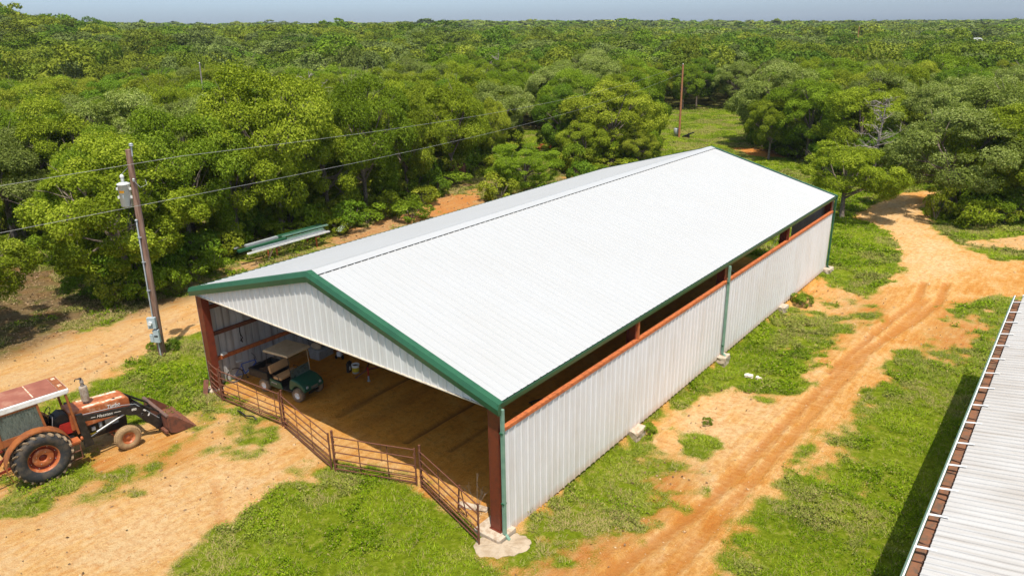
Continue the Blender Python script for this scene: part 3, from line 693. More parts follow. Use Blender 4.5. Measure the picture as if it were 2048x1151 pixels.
# ------------------------------------------------------------------ corral panels
def corral(p0, p1, label, ends=(1, 1), ups=(.33, .66), chain=False, H=1.36):
    p0 = Vector((*p0, 0)); p1 = Vector((*p1, 0)); L = (p1-p0).length; a = math.atan2(p1.y-p0.y, p1.x-p0.x)
    t = thing('corral_panel', label, 'corral panel', p0, a, 'rusty corral panels across the barn front')
    for k, z in enumerate((.12, .30, .50, .75, 1.03, H-.03)):
        m = MB(); sag = random.uniform(-.015, .015)
        m.path([(.04, 0, z), (L/2, sag, z+sag*.4-.008), (L-.04, 0, z)], .021, 7); m.build('rail', MT['rust'], t)
    for x, on in ((.03, ends[0]), (L-.03, ends[1])):
        if on:
            m = MB(); m.tube((x, 0, -.05), (x, 0, H+.03), .029, 8)
            for z in (.25, .7, 1.15): m.box((x+(.035 if x < 1 else -.035), 0, z), (.05, .035, .09))
            m.build('end_post', MT['rust'], t)
    for u in ups:
        m = MB(); m.bar((u*L, .028, .08), (u*L, .028, H-.04), .03, .012); m.build('upright', MT['rust'], t)
    if chain:
        m = MB()
        for i in range(13): m.lathe([(.012, -.006), (.02, 0), (.012, .006)], (chain*L, -.03, H-.02-i*.05), 'y' if i % 2 else 'x', 8)
        m.build('chain', MT['rust'], t)
    return t
corral((.30, -.10), (1.28, -.28), 'short rusty corral panel tied to the rust red column by the bicycle', (1, 1), ())
corral((1.33, -.28), (4.93, -.02), 'long rusty corral panel standing in front of the parked utility cart', (1, 1), (.30, .62, .9))
corral((5.06, -.05), (8.66, -.74), 'rusty corral panel running toward the camera right of the utility cart', (1, 1), (.3, .62))
corral((8.80, -.74), (11.58, .34), 'rusty corral panel with a hanging chain, broadside above the front lawn', (1, 1), (.32, .66), .6)
corral((11.72, .36), (15.02, -.62), 'rusty corral panel ending at the near corner concrete footing', (1, 1), (.33,))
def post(x, y, h, r, label):
    m = MB(); m.tube((x, y, -.1), (x, y, h), r, 8); m.tube((x, y, h), (x, y, h+.02), r*1.15, 8)
    for z in (.3, .8, 1.2): m.tube((x-.09, y, z), (x+.09, y, z), .012, 5)
    tag(m.build('hinge_post', MT['rust'], bevel=0), label, 'post', 'rusty posts joining the corral panels')
post(1.30, -.20, 1.42, .03, 'rusty post joining the first two corral panels beside the bicycle')
post(5.0, .02, 1.48, .034, 'rusty post between the panels just in front of the utility cart nose')
post(8.73, -.66, 1.46, .04, 'rusty post where the panels turn above the front lawn')
post(11.66, .44, 1.46, .04, 'rusty post between the chained panel and the last corral panel')
m = MB(); m.bar((13.55, .1, .05), (13.75, -.02, 1.15), .05, .02); m.bar((13.9, .1, .05), (13.78, -.03, 1.15), .03, .02); m.bar((13.6, .1, .35), (13.86, .05, .35), .03, .02)
tag(m.build('steel_prop', MT['rust']), 'leaning rusty steel prop behind the last corral panel', 'prop')
# a bent length of black pipe hooked on the second panel
m = MB(); m.path([(2.6, -.42, .06), (2.9, -.5, .16), (3.3, -.52, .12), (3.7, -.45, .2), (3.85, -.42, .1)], .03, 7)
tag(m.build('bent_pipe', MT['black']), 'short bent black pipe lying at the foot of the long corral panel', 'pipe')
# ------------------------------------------------------------------ trees
def crown(seed, Rr, H, zb, nc, nl, ls, top=1.0, clump=.25, tri=False):
    """leaf faces on the shells of many clumps spread over an uneven crown"""
    r = np.random.RandomState(seed); cs = []; tries = 0
    while len(cs) < nc and tries < nc*60:
        tries += 1
        d = r.normal(size=3); d /= np.linalg.norm(d)
        if d[2] < -.75: continue
        lob = .80+.34*math.sin(3*math.atan2(d[1], d[0])+seed)+.16*math.sin(5*math.atan2(d[1], d[0])+2*seed)
        rr = r.uniform(.50, .92)**.8*(.82+.22*lob)
        zc = (zb+H)/2; hh = (H-zb)/2
        p = np.array([d[0]*Rr*rr*(1 if d[2] > 0 else (1-.35*abs(d[2]))), d[1]*Rr*rr*(1 if d[2] > 0 else (1-.35*abs(d[2]))), zc+d[2]*hh*rr*top])
        cr = Rr*clump*r.choice([.55, .8, 1.0, 1.3])*r.uniform(.9, 1.1)
        if all(np.linalg.norm((p-q[0])*[1, 1, 1.25]) > .62*(cr+q[1])*.8 for q in cs): cs.append((p, cr))
    P = []; N = []; T = []
    tot = sum(c[1]**2 for c in cs)
    for p, cr in cs:
        n = int(nl*cr*cr/tot); d = r.normal(size=(n, 3)); d /= np.linalg.norm(d, axis=1)[:, None]
        d[:, 2] = np.where(d[:, 2] < -.15, -d[:, 2]*.8, d[:, 2]); out = p-np.array([0, 0, (zb+H)/2]); out /= np.linalg.norm(out)+1e-6
        flip = (d@out) < -.35; d[flip] *= -1
        rad = cr*r.uniform(.45, 1.0, n)**.5*(1+.35*(vn(d[:, 0]*3+p[0], d[:, 1]*3+p[1]+d[:, 2]*2, .6, 3)-.5))
        q = p+d*rad[:, None]*[1, 1, .72]; P.append(q)
        N.append(d*.8+r.normal(size=(n, 3))*.55+[0, 0, .55]); T.append(np.clip(r.normal(.46, .2, n)+r.normal(0, .11), 0, 1))
    P = np.concatenate(P); N = np.concatenate(N); T = np.concatenate(T)
    k = len(P); t_ = r.normal(size=(k, 3)); N /= np.linalg.norm(N, axis=1)[:, None]; t_ -= N*(t_*N).sum(1)[:, None]; t_ /= np.linalg.norm(t_, axis=1)[:, None]
    b = np.cross(N, t_); s = (ls*r.uniform(.55, 1.25, k))[:, None]
    V = np.stack([P-t_*s, P+t_*s*.6-b*s*.9, P+t_*s*.7+b*s*.9+N*s*.2], 1) if tri else np.stack([P-t_*s, P-b*s*.62, P+t_*s, P+b*s*.62+N*s*.25], 1)
    V = V.reshape(-1, 3)
    return V.astype(np.float32), T, cs
def limbs(seed, cs, Rr, H, zb, r0_=.17, dead=False, nmax=16):
    R = random.Random(seed); m = MB(); top = Vector((R.uniform(-.25, .25), R.uniform(-.25, .25), H*.42))
    mid = Vector((top.x*.5+R.uniform(-.12, .12), top.y*.5, H*.22))
    m.path([(0, 0, -.25), (0, 0, .15), mid, top, (top.x*1.4, top.y*1.4, H*.62)], r0_, 8, [r0_*1.7, r0_*1.15, r0_*.95, r0_*.75, r0_*.35])
    for i, (p, cr) in enumerate(cs[:nmax]):
        p = Vector(p); a = mid.lerp(top, R.uniform(.1, 1)); j = a.lerp(p, .45)+Vector((R.uniform(-.3, .3), R.uniform(-.3, .3), R.uniform(-.1, .35)))
        q = r0_*R.uniform(.32, .55); m.path([a, j, p, p+(p-j)*.25], q, 6, [q, q*.7, q*.4, q*.12])
        for k in range(3):
            e = p+Vector((R.uniform(-1, 1), R.uniform(-1, 1), R.uniform(-.2, 1.1)))*cr*1.2; m.path([j.lerp(p, .6), (j.lerp(p, .8)+e)/2, e], q*.3, 4, [q*.35, q*.25, q*.08])
    return m
SPEC = {  # R, H, base, clumps, leaves, leaf size
 'broad': (4.0, 8.0, 1.0, 58, 62000, .066), 'round': (4.0, 8.0, .6, 54, 60000, .067), 'open': (4.0, 8.0, 1.9, 44, 46000, .066),
 'tall': (4.0, 8.0, 1.2, 56, 56000, .067), 'spread': (4.0, 8.0, .9, 64, 62000, .066), 'bushy': (4.0, 8.0, .2, 62, 64000, .067), 'lumpy': (4.0, 8.0, .7, 40, 54000, .069)}
VAR = {}
LEAFM = MT['leaf']
def tree_proto(kind, spec, seed):
    V, T, cs = crown(seed, *spec); 
    k = len(V)//4; root = thing('oak_tree', 'x', 'tree')
    c = np_mesh('crown', V, np.arange(4*k).reshape(-1, 4), LEAFM, {'tint': ('FACE', T)}, root)
    t = limbs(seed, cs, *spec[:3]).build('trunk', MT['bark'], root)
    return c.data, t.data, root
for i, (kd, sp) in enumerate(SPEC.items()):
    cm, tm, root = tree_proto(kd, sp, 100+i*7); VAR[kd] = (cm, tm)
    for ch in list(root.children): bpy.data.objects.remove(ch)
    bpy.data.objects.remove(root)
KINDS = list(SPEC)
def put_tree(x, y, h, r, kind, tone, label, group=None, cat='tree', name='oak_tree', rz=None, tilt=0):
    root = thing(name, label, cat, (x, y, gz(x, y)), random.uniform(0, 6.28) if rz is None else rz, group)
    root.scale = (r/4*random.uniform(.95, 1.06), r/4*random.uniform(.95, 1.06), h/8)
    cm, tm = VAR[kind]
    for nm, me, mt in (('crown', cm, TONE[tone]), ('trunk', tm, None)):
        o = bpy.data.objects.new(nm, me); COL.objects.link(o); o.parent = root
        if mt: o.color = (*mt, 1)
    return root
PLACED = []
def T_(px, py, ty, r, kind, tone, label, h=None):
    x, y = gp(px, py)
    c = np.array([x, y, 0])-CAM; 
    if h is None:
        lo, hi = 1., 16.
        for _ in range(30):
            z = (lo+hi)/2; d = np.array([x, y, z])-CAM; v = 575.5-F_PX*(d@up)/(d@fw)
            if v > ty: lo = z
            else: hi = z
        h = z
    PLACED.append((x, y, r)); return put_tree(x, y, h*1.02, r, kind, tone, label)
T_(262, 586, 285, 4.3, 'round', 'olive', 'wide olive oak spreading directly behind the utility pole, foliage down to the dead grass')
T_(30, 474, 262, 4.4, 'broad', 'grey', 'greyish oak at the left edge standing over the small sunlit grass strip')
T_(-150, 560, 300, 4.2, 'broad', 'olive', 'oak cut off by the left edge with its shade on the leaf litter')
T_(-90, 690, 430, 3.6, 'open', 'olive', 'oak just outside the left edge shading the bank above the dirt track')
T_(150, 455, 205, 4.2, 'round', 'olive', 'olive oak behind and left of the transformer')
T_(385, 520, 215, 3.6, 'tall', 'green', 'tall green oak right of the utility pole top')
T_(480, 492, 250, 3.6, 'lumpy', 'olive', 'lumpy olive oak left of the stack of green metal trim')
T_(565, 468, 130, 4.4, 'tall', 'olive', 'tallest olive oak above the stack of green metal trim')
T_(660, 448, 225, 3.2, 'lumpy', 'olive', 'low olive oak overhanging the right end of the green trim stack')
T_(735, 430, 150, 3.7, 'broad', 'green', 'broad green oak behind the front half of the barn roof')
T_(815, 398, 185, 3.4, 'round', 'olive', 'rounded oak at the start of the orange bank behind the barn')
T_(905, 362, 165, 3.6, 'broad', 'olive', 'olive oak above the upper end of the orange bank')
T_(985, 330, 195, 1.9, 'tall', 'yellow', 'slim bright green tree left of the small grass clearing')
T_(1052, 384, 288, 3.0, 'bushy', 'green', 'small bushy oak rising close behind the barn roof near the rusty pipes')
T_(1125, 318, 172, 3.0, 'round', 'deep', 'dark green oak beside the rusty pipe stack')
T_(1222, 328, 162, 4.5, 'bushy', 'yellow', 'big yellow-green oak behind the ridge, left of the bare pole in the meadow')
T_(1170, 340, 235, 2.6, 'lumpy', 'olive', 'low olive oak tucked under the left side of the big yellow-green oak')
T_(1276, 338, 255, 1.8, 'lumpy', 'yellow', 'small yellow-green oak behind the ridge at the right of the big yellow-green oak')
T_(1537, 318, 192, 2.9, 'broad', 'olive', 'left oak of the freestanding clump beyond the far ridge end')
T_(1612, 322, 160, 3.9, 'broad', 'green', 'larger right oak of the freestanding clump beyond the far ridge end')
T_(1575, 312, 178, 3.0, 'open', 'green', 'oak in the middle of the freestanding clump beyond the far ridge end')
T_(1683, 436, 284, 3.7, 'open', 'olive', 'young open oak with a bare trunk at the far corner of the barn')
T_(1895, 430, 226, 4.4, 'spread', 'grey', 'spreading grey-green oak on the right of the dirt track bend')
T_(1985, 428, 215, 4.0, 'spread', 'olive', 'oak right of the track bend, second from the spreading grey-green one')
T_(2075, 432, 205, 4.2, 'broad', 'deep', 'dark oak cut off by the right edge beyond the track')
T_(1840, 350, 178, 4.0, 'round', 'grey', 'rounded grey-green oak behind the track bend')
T_(1770, 352, 250, 2.5, 'lumpy', 'deep', 'low dark oak just left of where the track enters the wood')
T_(1940, 360, 160, 4.4, 'broad', 'grey', 'pale grey-green oak in the second row right of the track bend')
T_(2050, 345, 150, 4.6, 'round', 'olive', 'olive oak in the second row at the right edge')
T_(1392, 214, 120, 3.9, 'round', 'deep', 'dark round oak at the far edge of the meadow behind the bare pole')
T_(1470, 218, 125, 3.8, 'broad', 'grey', 'grey-green oak at the far edge of the meadow')
T_(1268, 228, 118, 3.7, 'broad', 'green', 'green oak at the left far corner of the meadow')
T_(1530, 222, 120, 3.8, 'bushy', 'cedar', 'brownish dark cedar-like tree at the right far corner of the meadow')
T_(1040, 250, 140, 3.8, 'open', 'green', 'oak with a bare trunk behind the small grass clearing')
T_(1090, 250, 130, 3.6, 'bushy', 'deep', 'dark bushy oak right of the small grass clearing')
# the wood behind: further individuals from front to back
TEDGE = [np.array(P_) for P_ in OPEN]
def seg_dist(x, y):
    d = 1e9
    for P_ in TEDGE:
        A = P_; B = np.roll(P_, -1, 0); ab = B-A; t = np.clip((((x-A[:, 0])*ab[:, 0]+(y-A[:, 1])*ab[:, 1])/(ab**2).sum(1)), 0, 1)
        d = min(d, np.hypot(x-A[:, 0]-t*ab[:, 0], y-A[:, 1]-t*ab[:, 1]).min())
    return d
def is_open(x, y): return any(inpoly(np.array([x]), np.array([y]), P_)[0] for P_ in OPEN)
rt_ = np.random.RandomState(21)
cand = []
for _ in range(16000):
    D = math.sqrt(rt_.uniform(38**2, 150**2)); a = rt_.uniform(-.80, .80); th = YAW+math.atan(a)
    cand.append((D/math.cos(math.atan(a))*1.0, CAM[0]+D/math.cos(math.atan(a))*math.sin(th)*1.0, CAM[1]+D/math.cos(math.atan(a))*math.cos(th)))
cand = [c for c in cand if not is_open(c[1], c[2]) and seg_dist(c[1], c[2]) > 1.8]
NEAR = list(PLACED); wood = []
grid = {}
def clash(x, y, r):
    gx_, gy_ = int(x//6), int(y//6)
    for i in range(gx_-2, gx_+3):
        for j in range(gy_-2, gy_+3):
            for (X, Y, R_) in grid.get((i, j), ()):
                if (X-x)**2+(Y-y)**2 < (.64*(r+R_))**2: return True
    return False
def addg(x, y, r): grid.setdefault((int(x//6), int(y//6)), []).append((x, y, r))
for p in PLACED: addg(*p)
for D, x, y in cand:
    r = float(np.clip(rt_.normal(3.5, .6), 2.2, 4.9))
    if not clash(x, y, r): addg(x, y, r); wood.append((D, x, y, r))
wood.sort(); NIND = 300-len(PLACED)
far = wood[NIND:]; wood = wood[:NIND]
tones = ['olive', 'green', 'deep', 'yellow', 'grey', 'cedar']; tw = [.38, .24, .12, .11, .11, .04]
def pick_tone(x, y, r):
    n = float(fbm(x, y, 34, 3, 90)); i = r.choice(6, p=tw)
    if n > .60 and r.rand() < .5: i = 3
    if n < .42 and r.rand() < .45: i = 4
    return tones[i]
COLN = dict(olive='olive', green='mid green', deep='dark green', yellow='yellow-green', grey='grey-green', cedar='dark brownish')
SHN = dict(broad='broad', round='rounded', open='loose open', tall='tall-crowned', spread='spreading', bushy='bushy', lumpy='lumpy')
def region(x, y):
    dx, dy = x-CAM[0], y-CAM[1]; c = dx*fw[0]+dy*fw[1]; a = (dx*r0[0]+dy*r0[1])/c
    R_ = [(-.60, 'at the far left behind the tractor side of the yard'), (-.46, 'behind the transformer pole'), (-.28, 'behind the green trim stack'), (-.10, 'behind the near half of the barn roof'),
          (.08, 'between the small clearing and the big yellow-green oak'), (.26, 'behind the big yellow-green oak'), (.42, 'beyond the freestanding oak clump'), (9, 'right of where the track enters the wood')]
    i = [k for k, q_ in enumerate(R_) if a < q_[0]][0]; d = 'in the front rows' if c < 82 else ('in the middle rows' if c < 108 else 'in the back rows')
    return d+' of the wood '+R_[i][1], a
rec = []
for (D, x, y, r) in wood:
    tn = pick_tone(x, y, rt_); kd = KINDS[rt_.randint(7)]; rg, a = region(x, y); rec.append((x, y, r, tn, kd, rg, a))
from collections import defaultdict
bykey = defaultdict(list)
for t in rec: bykey[(t[3], t[4], t[5])].append(t)
ORD = ['leftmost', 'second from left', 'third from left', 'fourth from left', 'fifth from left', 'sixth from left']
for key, L_ in bykey.items():
    L_.sort(key=lambda t: t[6])
    for i, (x, y, r, tn, kd, rg, a) in enumerate(L_):
        lb = '%s %s oak %s' % (COLN[tn], SHN[kd], rg)
        if len(L_) > 1: lb = '%s of the %s %s oaks %s' % (ORD[min(i, 5)], COLN[tn], SHN[kd], rg)
        h = 7.1+2.2*rt_.rand()+(r-3.5)*.7
        lb = ' '.join(lb.split()[:16]) if len(lb.split()) > 16 else lb
        put_tree(x, y, h, r*1.12, kd, tn, lb, 'oaks in the wood behind the barn')
print('trees', len(PLACED)+len(rec), 'rest', len(far))
# the rest of the wood, read as one mass
base_crowns = {}
for nm, n_, nc, ls in (('m', 3400, 34, .19), ('f', 900, 18, .37), ('g', 170, 9, .9)):
    base_crowns[nm] = [crown(500+i*3, 4, 8, .8 if nm != 'g' else 1.5, nc, n_, ls, 1.0, .30 if nm == 'm' else .36, True) for i in range(5)]
tr = list(far)
def ring(D0, D1, sp):
    out = []; n = int(1.5*(D1**2-D0**2)*.82/(sp*sp))
    g_ = {}
    for _ in range(n):
        D = math.sqrt(rt_.uniform(D0**2, D1**2)); a = rt_.uniform(-.78, .78); th = YAW+math.atan(a); DD = D/math.cos(math.atan(a))
        x, y = CAM[0]+DD*math.sin(th), CAM[1]+DD*math.cos(th); k = (int(x//sp), int(y//sp))
        if k in g_: continue
        g_[k] = 1; out.append((DD, x, y, sp*.66*rt_.uniform(.8, 1.2)))
    return out
tr = [t for t in tr]; tr += ring(150, 330, 7.4)+ring(330, 750, 9.5)+ring(750, 1900, 17)
FB = tuple(gp(1945, 76, 6.4))
fbd = np.array([FB[0]-CAM[0], FB[1]-CAM[1]]); fbD = np.hypot(*fbd); fbd /= fbD
VV = []; TT = []; CC = []; HH = []
for (D, x, y, r) in tr:
    pp = (x-CAM[0])*fbd[0]+(y-CAM[1])*fbd[1]; qq = abs((x-CAM[0])*fbd[1]-(y-CAM[1])*fbd[0])
    if fbD-95 < pp < fbD+6 and qq < 8: continue       # the yard in front of the far building
    # a few openings far off
    if float(fbm(x, y, 95, 3, 120)) > .70 and 190 < D < 900: continue
    nm = 'm' if D < 300 else ('f' if D < 700 else 'g'); V, T, _c = base_crowns[nm][rt_.randint(5)]
    a = rt_.uniform(0, 2*PI); ca, sa = math.cos(a), math.sin(a); s = r/4*1.15; h = (6.0+3.8*rt_.rand()+(2.2 if rt_.rand() < .06 else 0))/8
    if D > 750: h *= 1.1
    z = gz(x, y)
    W = np.empty_like(V); W[:, 0] = (V[:, 0]*ca-V[:, 1]*sa)*s+x; W[:, 1] = (V[:, 0]*sa+V[:, 1]*ca)*s+y; W[:, 2] = V[:, 2]*h+z
    VV.append(W); TT.append(T); tn = {'olive': .1, 'green': .3, 'deep': .5, 'yellow': .7, 'grey': .9, 'cedar': .5}[pick_tone(x, y, rt_)]
    CC.append(np.full(len(T), tn+rt_.uniform(-.05, .05), np.float32)); HH.append(np.full(len(T), rt_.uniform(.72, 1.18), np.float32))
VV = np.concatenate(VV); TT = np.concatenate(TT); CC = np.concatenate(CC); HH = np.concatenate(HH)
def far_leaf():
    m = NB('distant_wood_leaf'); m.rough(.65, .05); t = m.attr('tint'); c = m.attr('tone')
    lo = m.ramp(c, [(.1, (.075, .115, .006)), (.3, (.062, .118, .005)), (.5, (.042, .088, .006)), (.7, (.11, .145, .006)), (.9, (.080, .112, .020))])
    hi = m.ramp(c, [(.1, (.25, .32, .036)), (.3, (.20, .31, .022)), (.5, (.14, .235, .026)), (.7, (.31, .355, .035)), (.9, (.24, .30, .085))])
    col = m.mix(t, lo, hi); v = m.new('ShaderNodeCombineColor'); a = m.attr('bright')
    for i in range(3): m.link(a, v.inputs[i])
    col = m.mix(1.0, col, v.outputs[0], 'MULTIPLY'); m.base(col)
    tr_ = m.new('ShaderNodeBsdfTranslucent'); m.link(col, tr_.inputs[0]); mx = m.new('ShaderNodeMixShader'); mx.inputs[0].default_value = .22
    m.link(m.b.outputs[0], mx.inputs[1]); m.link(tr_.outputs[0], mx.inputs[2]); m.link(mx.outputs[0], m.out.inputs[0]); return m.m
k = len(VV)//3
o = np_mesh('distant_wood', VV, np.arange(3*k).reshape(-1, 3), far_leaf(), {'tint': ('FACE', TT), 'tone': ('FACE', CC), 'bright': ('FACE', HH)})
tag(o, 'distant oak wood rolling away to the horizon', 'wood', kind='stuff'); print('far leaves', k, 'far trees', len(tr))
# ------------------------------------------------------------------ tractor
def text_part(s, size, parent, mtx, mat, shear=0, name='lettering', ext=.004, bold=0):
    cu = bpy.data.curves.new('lettering_curve', 'FONT'); cu.body = s; cu.size = size; cu.shear = shear; cu.extrude = ext; cu.offset = bold; cu.align_x = 'CENTER'; cu.align_y = 'CENTER'; cu.resolution_u = 2
    to = bpy.data.objects.new('lettering_tmp', cu); COL.objects.link(to)
    dg = bpy.context.evaluated_depsgraph_get(); me = bpy.data.meshes.new_from_object(to.evaluated_get(dg)); me.name = name
    bpy.data.objects.remove(to); me.transform(mtx); me.materials.clear(); me.materials.append(mat)
    o = bpy.data.objects.new(name, me); COL.objects.link(o); o.parent = parent; return o
def side_mtx(x, y, z, ang=0):
    """lettering on a face looking along +x, reading towards +y, tilted by ang"""
    R = Matrix(((0, 0, 1), (math.cos(ang), -math.sin(ang), 0), (math.sin(ang), math.cos(ang), 0))).to_4x4()
    return Matrix.Translation((x, y, z)) @ R
def wheel(parent, c, r, w, rimr, lugs, side, tm, lugm, rimm, rim_kind='rear', lugh=.062):
    cx, cy, cz = c; wh = MB(); h = w/2
    wh.lathe([(rimr, -h*.72), (rimr+.02, -h*.86), (rimr+(r-rimr)*.45, -h), (r-lugh-.05, -h*.92), (r-lugh-.012, -h*.72), (r-lugh, -h*.3), (r-lugh, h*.3), (r-lugh-.012, h*.72), (r-lugh-.05, h*.92),
              (rimr+(r-rimr)*.45, h), (rimr+.02, h*.86), (rimr, h*.72)], c, 'x', 40)
    ty = wh.build('tyre', tm, parent)
    m = MB()
    for i in range(lugs):
        for s in (-1, 1):
            a = 2*PI*(i+(.5 if s > 0 else 0))/lugs; st = 4; pts = []
            for k in range(st+1):
                t = k/st; aa = a-t*.26*(1 if lugs < 30 else .3); x = s*h*(.02+.96*t); rr = r-lugh-(.03*t*t if t > .6 else 0); pts.append((x, aa, rr))
            lw = .030*.9/r if lugs < 30 else .012
            v = []
            for (x, aa, rr) in pts:
                for da, dr in ((-lw*1.4, -.01), (-lw*.8, lugh), (lw*.8, lugh), (lw*1.4, -.01)):
                    A = aa+da; R_ = rr+dr; v.append((cx+x, cy+R_*math.cos(A), cz+R_*math.sin(A)))
            f = [(k*4+j, k*4+j+1, (k+1)*4+j+1, (k+1)*4+j) for k in range(st) for j in range(3)]+[(0, 1, 2, 3), (st*4, st*4+1, st*4+2, st*4+3)]
            m.add(v, f)
    m.build('tread', lugm, ty)
    s = side; o = h*.70*s
    m = MB()
    if rim_kind == 'rear':
        m.lathe([(rimr+.012, o*1.06), (rimr-.015, o*1.04), (rimr-.03, o*.7), (rimr-.05, o*.35), (rimr-.05, -o*.6), (rimr+.01, -o)], c, 'x', 36); rm = m.build('rim', rimm, parent)
        d = MB(); d.lathe([(rimr-.04, o*.30), (rimr*.70, o*.22), (rimr*.68, o*.18), (.02, o*.16)], c, 'x', 36); d.build('wheel_disc', MT['dark_red'], rm)
        d = MB(); d.lathe([(rimr*.66, o*.2), (rimr*.68, o*.50), (rimr*.64, o*.56), (rimr*.30, o*.60), (rimr*.26, o*.52), (rimr*.25, o*.1)], c, 'x', 36); d.build('wheel_weight', MT['orange'], rm)
        d = MB(); d.lathe([(rimr*.24, o*.2), (rimr*.18, o*.34), (.001, o*.36)], c, 'x', 20); d.build('hub', MT['dark_red'], rm)
        b = MB()
        for i in range(8):
            a = 2*PI*i/8+.3; b.tube((cx+o*.3, cy+rimr*.82*math.cos(a), cz+rimr*.82*math.sin(a)), (cx+o*.42, cy+rimr*.82*math.cos(a), cz+rimr*.82*math.sin(a)), .014, 6)
            if i % 2: b.tube((cx+o*.5, cy+rimr*.45*math.cos(a), cz+rimr*.45*math.sin(a)), (cx+o*.68, cy+rimr*.45*math.cos(a), cz+rimr*.45*math.sin(a)), .014, 6)
        b.build('wheel_bolts', MT['steel'], rm)
    else:
        m.lathe([(rimr+.01, o*1.05), (rimr-.012, o*1.02), (rimr-.03, o*.6), (rimr*.7, o*.25), (rimr*.45, o*.30), (rimr*.32, o*.62), (.001, o*.66)], c, 'x', 28); m.lathe([(rimr-.03, o*.6), (rimr-.03, -o*.9), (rimr+.005, -o)], c, 'x', 28)
        m.build('rim', rimm, parent)
    return ty
TR = thing('tractor', 'faded orange farm tractor with rust-topped cab and black front loader, parked left of the barn', 'tractor', (.80, -6.90, 0), math.radians(-5))
for s in (1, -1):
    w = bpy.data.objects.new('rear_wheel', None); COL.objects.link(w); w.parent = TR
    wheel(w, (s*.82, .22, .88), .88, .48, .46, 21, s, MT['rubber'], MT['tread'], MT['orange'])
    w = bpy.data.objects.new('front_wheel', None); COL.objects.link(w); w.parent = TR
    wheel(w, (s*.80, 2.80, .44), .44, .27, .215, 36, s, MT['sand_rubber'], MT['sand_rubber'], MT['orange'], 'front', .012)
m = MB(); m.prism([(1.30, 1.16), (3.16, 1.16), (3.22, 1.26), (3.20, 1.68), (3.10, 1.76), (1.30, 1.88)], -.40, .40, 'x'); hood = m.build('hood', MT['orange'], TR, .035)
for s in (1, -1):
    m = MB(); m.prism([(s*.20, 2.05), (s*.325, 2.05), (s*.315, 3.05), (s*.20, 3.05)], 0, .004, 'z')
    v = [(p[0], p[1], 1.88-(p[1]-1.30)*.12/1.8+.004+d) for d in (0, .003) for p in [(s*.22, 1.75), (s*.37, 1.75), (s*.37, 3.02), (s*.22, 3.02)]]
    m = MB(); m.add(v, [(0, 1, 2, 3), (4, 5, 6, 7), (0, 1, 5, 4), (1, 2, 6, 5), (2, 3, 7, 6), (3, 0, 4, 7)]); m.build('faded_stripe', MT['chalk'], hood)
m = MB(); m.lathe([(.001, 0), (.05, 0), (.05, .012), (.001, .012)], (.27, 2.75, 1.785), 'z', 14); m.build('cap', MT['black'], hood)
m = MB(); m.box((0, 3.22, 1.45), (.62, .03, .36)); m.build('grille', MT['black'], TR)
text_part('Turbo', .17, hood, side_mtx(.406, 2.66, 1.60, -.05), MT['letter'], .35, bold=.003)
m = MB(); m.box((0, 2.1, .92), (.46, 1.9, .42)); m.box((0, 2.3, .68), (.36, 1.5, .24)); eng = m.build('engine', MT['black'], TR, .02)
for p_, d_, mm in (((.27, 2.55, 1.0), (.05, .42, .26), MT['galv']), ((.26, 1.95, .95), (.10, .12, .12), MT['white']), ((.27, 1.75, .72), (.05, .5, .06), MT['orange']), ((.25, 2.0, .78), (.05, .6, .05), MT['yellow'])):
    m = MB(); m.box(p_, d_); m.build('engine_fitting', mm, eng, .008)
m = MB(); m.tube((.3, 2.18, .93), (.3, 2.18, 1.13), .06, 12); m.build('oil_filter', MT['galv'], eng)
m = MB(); m.box((0, 2.68, .46), (1.35, .13, .14)); m.box((0, 2.68, .60), (.3, .5, .2)); m.tube((-.7, 2.5, .44), (.7, 2.5, .44), .022, 8); m.build('front_axle', MT['orange'], TR, .01)
m = MB(); m.tube((-.62, 0, .88), (.62, 0, .88), .17, 14); m.box((0, .35, .88), (.5, 1.6, .55)); m.build('rear_axle', MT['dark_red'], TR)
UPX = Matrix.Translation((0, 0, .11))
m = MB(); m.tube((.02, 1.98, 1.70), (.02, 1.98, 1.80), .055, 10); m.lathe([(.05, 1.80), (.125, 1.82), (.13, 1.86), (.13, 2.32), (.12, 2.36), (.05, 2.38)], (.02, 1.98, 0), 'z', 20)
ex = m.build('exhaust_muffler', simple('sooty_muffler', (.36, .32, .27), .6, (.24, .17, .12), 6), TR, tr=UPX)
m = MB(); m.tube((.02, 1.98, 2.37), (.02, 1.98, 2.62), .05, 12); m.lathe([(.065, 2.40), (.065, 2.44)], (.02, 1.98, 0), 'z', 12); m.tube((.02, 1.98, 2.50), (.02, 1.98, 2.55), .065, 12); m.build('exhaust_pipe', MT['deadwood'], ex, tr=UPX)
m = MB(); m.lathe([(.001, 0), (.065, 0), (.065, .012), (.001, .014)], (.02, 1.94, 2.66), 'z', 12); m.path([(.02, 1.93, 2.66), (-.01, 1.82, 2.67), (-.02, 1.78, 2.60)], .018, 5); m.build('rain_flap', MT['black'], ex, tr=UPX)
